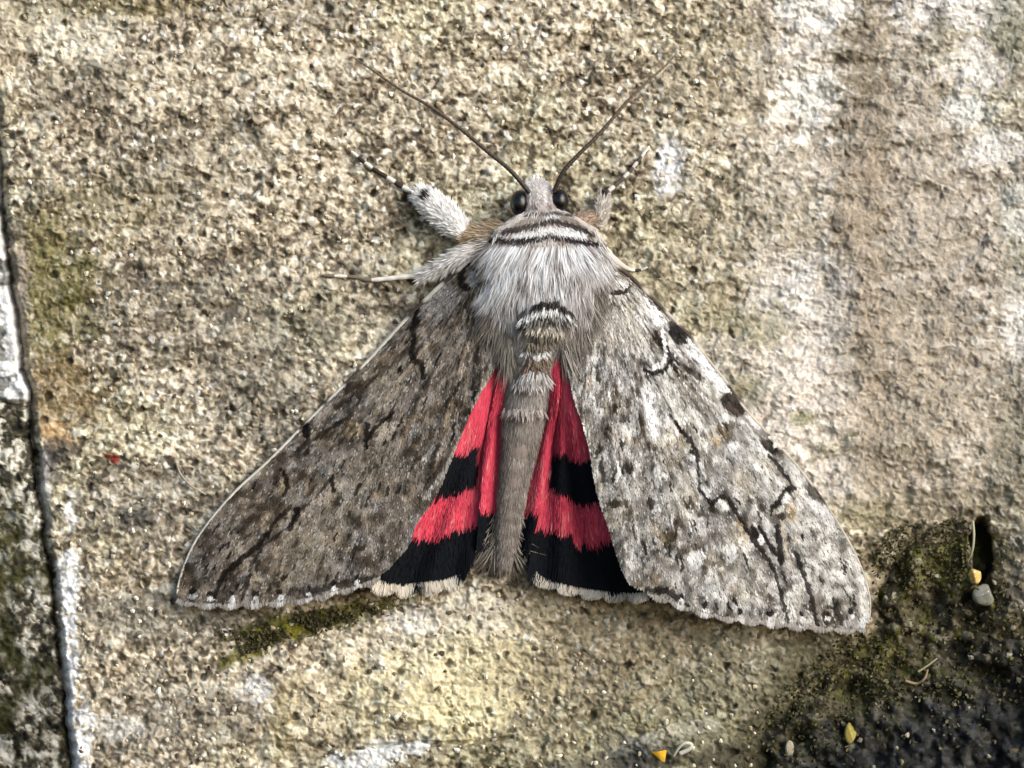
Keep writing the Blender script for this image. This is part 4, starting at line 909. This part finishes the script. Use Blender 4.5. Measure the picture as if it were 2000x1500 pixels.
# frons tuft and the two palps
def frons(n, r):
    py = r.uniform(352, 390, n); x = 1049+r.normal(0, 1, n)*(6+(py-352)*0.25); h = body_top(x, py)-3
    return np.stack([x, py, h], 1), np.stack([r.normal(0, 0.28, n), -np.ones(n)*r.uniform(0.3, 1, n), r.uniform(0.1, 0.9, n)], 1), r.uniform(6, 11, n), r.uniform(1.6, 2.6, n), np.array((0.95, 0.92, 0.90))*r.uniform(0.7, 1.1, (n, 1)), None
fur_patch('frons_tuft', 900, frons, body, 94)
for dx in (-7, 6):
    tube('palp', catmull([(1050+dx, 368, 58), (1048+dx*0.8, 354, 62), (1046+dx*0.5, 342, 60)], 14), np.linspace(6, 3, 14), (0.78, 0.75, 0.72), M_LEG, moth, 10)

# ---- antennae
def antenna(pts, hs):
    P = catmull(np.column_stack([pts, hs]), 170); t = np.linspace(0, 1, 170)
    R = 4.3*(1-t)**0.55*0.78+1.0; R = R*(1+0.16*(np.arange(170) % 3 == 0))
    C = mix(np.broadcast_to((0.035, 0.026, 0.019), (170, 3)), np.broadcast_to((0.16, 0.115, 0.07), (170, 3)), t**1.5)*(0.8+0.4*(np.arange(170) % 4 < 2))[:, None]
    tube('antenna', P, R, C, M_ANT, moth, 8)
antenna([(1034, 376), (996, 332), (952, 296), (900, 252), (840, 208), (784, 176), (732, 140), (690, 112)], [80, 88, 86, 78, 66, 52, 38, 28])
antenna([(1082, 374), (1100, 336), (1128, 304), (1172, 260), (1220, 204), (1260, 164), (1300, 128), (1322, 104)], [80, 88, 86, 80, 66, 52, 38, 30])

# ---- legs: femur mesh carries tibia, tarsus and fur
def leg(femur, fr, fcol, tibia, tr, tcol, tarsus, rr, bands, fur, seed, dark=(0.045, 0.035, 0.03)):
    Pf = catmull(femur, 16); o = tube('leg', Pf, np.interp(np.linspace(0, 1, 16), np.linspace(0, 1, len(fr)), fr), fcol, M_LEG, moth, 12)
    Pt = catmull(tibia, 24); Rt = np.interp(np.linspace(0, 1, 24), np.linspace(0, 1, len(tr)), tr)
    tb = tube('tibia', Pt, Rt, tcol, M_LEG, o, 12)
    Pr = catmull(tarsus, 80); t = np.linspace(0, 1, 80)
    C = np.array([(0.72, 0.68, 0.62) if b else dark for b in [bands[min(int(q*len(bands)), len(bands)-1)] for q in t]])
    R = np.linspace(rr[0], rr[1], 80)*(1+0.18*np.sin(t*len(bands)*np.pi*1.0)**2)
    tube('tarsus', Pr, R, C, M_LEG, o, 8)
    if fur:
        n, ln, cc, spot, spread = fur
        r = np.random.default_rng(seed+50); k = r.integers(0, 15, n//2); m_ = n//2; a = r.uniform(0, 2*np.pi, m_); T = unit(Pf[k+1]-Pf[k]); A = unit(np.cross(T, (0, 0, 1.0))); B = np.cross(A, T)
        nrm = np.cos(a)[:, None]*A+np.sin(a)[:, None]*B; Rf = np.interp(k/15, np.linspace(0, 1, len(fr)), fr)
        hairs('leg_fur', Pf[k]+nrm*Rf[:, None]*0.9, T*r.uniform(0.4, 1, (m_, 1))+nrm*0.5*r.random((m_, 1)), ln*r.uniform(0.6, 1.2, m_), r.uniform(1.6, 2.8, m_), np.array(fcol)*r.uniform(0.7, 1.35, (m_, 1)), M_FUR, o)
        r = np.random.default_rng(seed); k = r.integers(0, 23, n); a = r.uniform(0, 2*np.pi, n); T = unit(Pt[k+1]-Pt[k])
        A = unit(np.cross(T, (0, 0, 1.0))); B = np.cross(A, T)
        nrm = np.cos(a)[:, None]*A+np.sin(a)[:, None]*B
        Q = Pt[k]+(Pt[k+1]-Pt[k])*r.random((n, 1))+nrm*Rt[k][:, None]*0.9
        C = np.array(cc)*r.uniform(0.75, 1.1, (n, 1))
        if spot is not None:
            C = mix(C, np.broadcast_to((0.02, 0.018, 0.02), C.shape), sst(spot[2]*1.2, spot[2]*0.8, np.hypot(Q[:, 0]+T[:, 0]*4-spot[0], Q[:, 1]+T[:, 1]*4-spot[1])))
        hairs('leg_fur', Q, T*r.uniform(0.4, 1.1, (n, 1))+nrm*spread*r.uniform(0.3, 1, (n, 1)), ln*r.uniform(0.6, 1.15, n), r.uniform(1.8, 3.0, n), C, M_FUR, o)
gL = lambda x, y: float(ground_h(np.array([x]), np.array([y]))[0])
# left fore leg
leg([(985, 452, 48), (945, 458, 40), (905, 458, 34)], (20, 19, 16), (0.46, 0.36, 0.25), [(905, 455, 36), (868, 420, 34), (838, 394, 28), (818, 379, 20)], (18, 25, 21, 9), (0.90, 0.89, 0.88),
    [(818, 379, 20), (793, 369, 15), (760, 349, 12), (725, 327, 9), (686, 296, gL(686, 296)+5)], (5.2, 3.2), [0, 1, 0, 1, 0, 0, 1, 0, 1, 1][:9], (2400, 20, (0.95, 0.94, 0.93), (833, 386, 8), 0.7), 101)
# left middle leg
leg([(985, 470, 50), (960, 478, 50), (930, 490, 46)], (17, 16, 13), (0.60, 0.55, 0.50), [(935, 482, 46), (895, 502, 40), (858, 524, 28), (822, 540, 16)], (14, 15, 12, 6), (0.74, 0.71, 0.68),
    [(822, 538, 16), (780, 542, 12), (722, 547, 9), (690, 541, 7), (630, 538, gL(630, 538)+4)], (5.4, 2.6), [1, 1, 1, 1, 0, 0, 1, 0], (1100, 22, (0.86, 0.83, 0.80), None, 0.45), 102, (0.17, 0.14, 0.11))
# right fore leg
leg([(1120, 445, 48), (1140, 432, 38), (1163, 428, 30)], (18, 18, 13), (0.34, 0.25, 0.19), [(1165, 440, 30), (1174, 418, 28), (1178, 398, 24), (1180, 380, 18)], (12, 13, 12, 6), (0.58, 0.53, 0.47),
    [(1180, 380, 18), (1206, 358, 13), (1230, 334, 10), (1254, 304, gL(1254, 304)+5), (1268, 286, gL(1268, 286)+5)], (4.4, 2.4), [0, 1, 0, 0, 1, 0, 1, 0, 1, 1], (600, 14, (0.66, 0.61, 0.55), (1181, 380, 5), 0.5), 103, (0.10, 0.08, 0.065))
# right middle leg, mostly hidden
leg([(1150, 478, 50), (1172, 486, 46), (1190, 500, 40)], (14, 13, 10), (0.6, 0.53, 0.47), [(1190, 500, 40), (1204, 512, 32), (1216, 520, 24), (1228, 526, 16)], (8, 8, 6, 4), (0.56, 0.5, 0.44),
    [(1228, 526, 16), (1240, 528, 10), (1252, 527, 7), (1264, 522, gL(1264, 522)+3)], (3.5, 2), [1, 0, 1], None, 104)

# ------------------------------------------------------------------ small finds on the wall
def pebble(name, c, rad, colr, mat, label, cat, seed):
    r = np.random.default_rng(seed); d = unit(r.normal(0, 1, (9, 3))); off = r.uniform(0.55, 0.9, 9)
    u = np.linspace(0, 2*np.pi, 26, endpoint=False); v = np.linspace(0, np.pi, 16)
    U, Vv = np.meshgrid(u, v); q = np.stack([np.sin(Vv)*np.cos(U), np.sin(Vv)*np.sin(U), np.cos(Vv)], -1).reshape(-1, 3)
    lim = np.min(np.where(q@d.T > 0.05, off/np.maximum(q@d.T, 0.05), 9), axis=1); q = q*np.minimum(1, lim)[:, None]
    P = np.array(c)+q*np.array(rad); f = grid_faces(16, 26); wrap = np.stack([np.arange(15)*26+25, np.arange(1, 16)*26+25, np.arange(1, 16)*26, np.arange(15)*26], 1)
    o = new_mesh(name, loc(P), [f, wrap], np.broadcast_to(colr, (len(P), 3))*(0.85+0.3*noise(P[:, 0], P[:, 1], 6, seed))[:, None], mat)
    return top(o, label, cat)
M_QUARTZ = material('quartz', 0.3, 0.5, sss=0.5, coat=0.2, bump=0.5, bump_scale=2500, grain=0.25)
eL = lambda x, y: float(earth_h(np.array([x]), np.array([y]))[0])
pebble('quartz_grain', (1902, 1125, max(eL(1902, 1125), -30)+7), (15, 18, 14), (0.62, 0.46, 0.16), M_QUARTZ, 'glossy yellow quartz grain under the dark crevice, touching a grey one', 'pebble', 201)
pebble('quartz_grain', (1922, 1162, max(eL(1922, 1162), -40)+8), (24, 22, 16), (0.22, 0.225, 0.185), M_QUARTZ, 'translucent greyish white quartz grain below the yellow one', 'pebble', 202)
pebble('ochre_pebble', (1661, 1432, max(eL(1661, 1432), -50)+8), (12, 22, 10), (0.34, 0.28, 0.08), M_STONE, 'dull ochre oblong pebble lying in the dark mossy earth', 'pebble', 203)
pebble('tan_pebble', (1542, 1463, max(eL(1542, 1463), -50)+6), (9, 18, 8), (0.34, 0.30, 0.22), M_STONE, 'slim tan sliver of stone beside the dark mossy earth edge', 'pebble', 204)

def flake(name, outline, h0, colr, thick, label, cat, curl=0.0):
    o2 = catmull(np.vstack([outline, outline[:1]]), 40)[:-1]; c = o2.mean(0); rings = np.linspace(0, 1, 6)
    P = []
    for t in rings: P.append(np.column_stack([c+(o2-c)*t, np.full(39, h0)+curl*t*t*np.sin(np.linspace(0, 4*np.pi, 39))]))
    P = np.array(P); B = P.copy(); B[..., 2] -= thick
    V = np.vstack([P.reshape(-1, 3), B.reshape(-1, 3)]); n = 39; F = []
    for rg in range(5):
        i = rg*n+np.arange(n); k = rg*n+(np.arange(n)+1) % n
        F.append(np.stack([i, k, k+n, i+n], 1)); F.append(np.stack([i, i+n, k+n, k], 1)+6*n)
    i = 5*n+np.arange(n); k = 5*n+(np.arange(n)+1) % n; F.append(np.stack([i, k, k+6*n, i+6*n], 1))
    o = new_mesh(name, loc(V), [np.concatenate(F)], np.broadcast_to(colr, (len(V), 3))*(0.75+0.5*noise(V[:, 0], V[:, 1], 9, 7))[:, None], M_MOSS)
    return top(o, label, cat)
flake('leaf_fragment', np.array([(1271, 1468), (1286, 1468), (1301, 1465), (1300, 1476), (1297, 1489), (1284, 1480)], float), gL(1286, 1474)+10, (0.66, 0.36, 0.02), 2.5, 'tiny triangular orange-yellow leaf fragment beside a curled husk', 'leaf fragment', 3)

def fibre(name, pts, rad, colr, label, cat):
    P = catmull(pts, 40); o = tube(name, P, np.linspace(rad[0], rad[1], 40), colr, M_MOSS, None, 7)
    return top(o, label, cat)
hk = gL(1335, 1465)+8
fibre('curled_husk', [(1316, 1477, hk), (1325, 1462, hk+6), (1337, 1452, hk+9), (1350, 1454, hk+6), (1346, 1463, hk+5), (1328, 1472, hk+2)], (2.2, 5.0), (0.56, 0.54, 0.46), 'pale curled seed husk looping beside the orange leaf fragment', 'husk')
fibre('plant_fibre', [(344, 903, gL(344, 903)+5), (352, 925, gL(352, 925)+9), (372, 948, gL(372, 948)+9), (402, 966, gL(402, 966)+5)], (2.6, 1.6), (0.36, 0.31, 0.26), 'thin brown curved fibre on the sandstone beside the dark forewing edge', 'fibre')
fibre('grass_root', [(1900, 1018, gL(1900, 1012)+2), (1902, 1045, -14), (1899, 1075, -12), (1888, 1100, max(eL(1888, 1102), -45)+3)], (2.8, 2.2), (0.34, 0.33, 0.22), 'pale thin root hanging across the dark crevice', 'root')
fibre('straw_bit', [(1793, 1312, max(eL(1793, 1312), -60)+6), (1812, 1300, max(eL(1812, 1300), -60)+10), (1830, 1286, max(eL(1830, 1286), -60)+6)], (2.2, 1.6), (0.34, 0.29, 0.17), 'short straight straw bit lying across the mossy earth', 'straw')
fibre('curled_root', [(1768, 1330, max(eL(1768, 1330), -60)+4), (1790, 1335, max(eL(1790, 1335), -60)+9), (1806, 1325, max(eL(1806, 1325), -60)+9), (1812, 1308, max(eL(1812, 1308), -60)+5)], (3.2, 2.0), (0.24, 0.18, 0.10), 'curled brown rootlet hooking round under the straw bit', 'root')
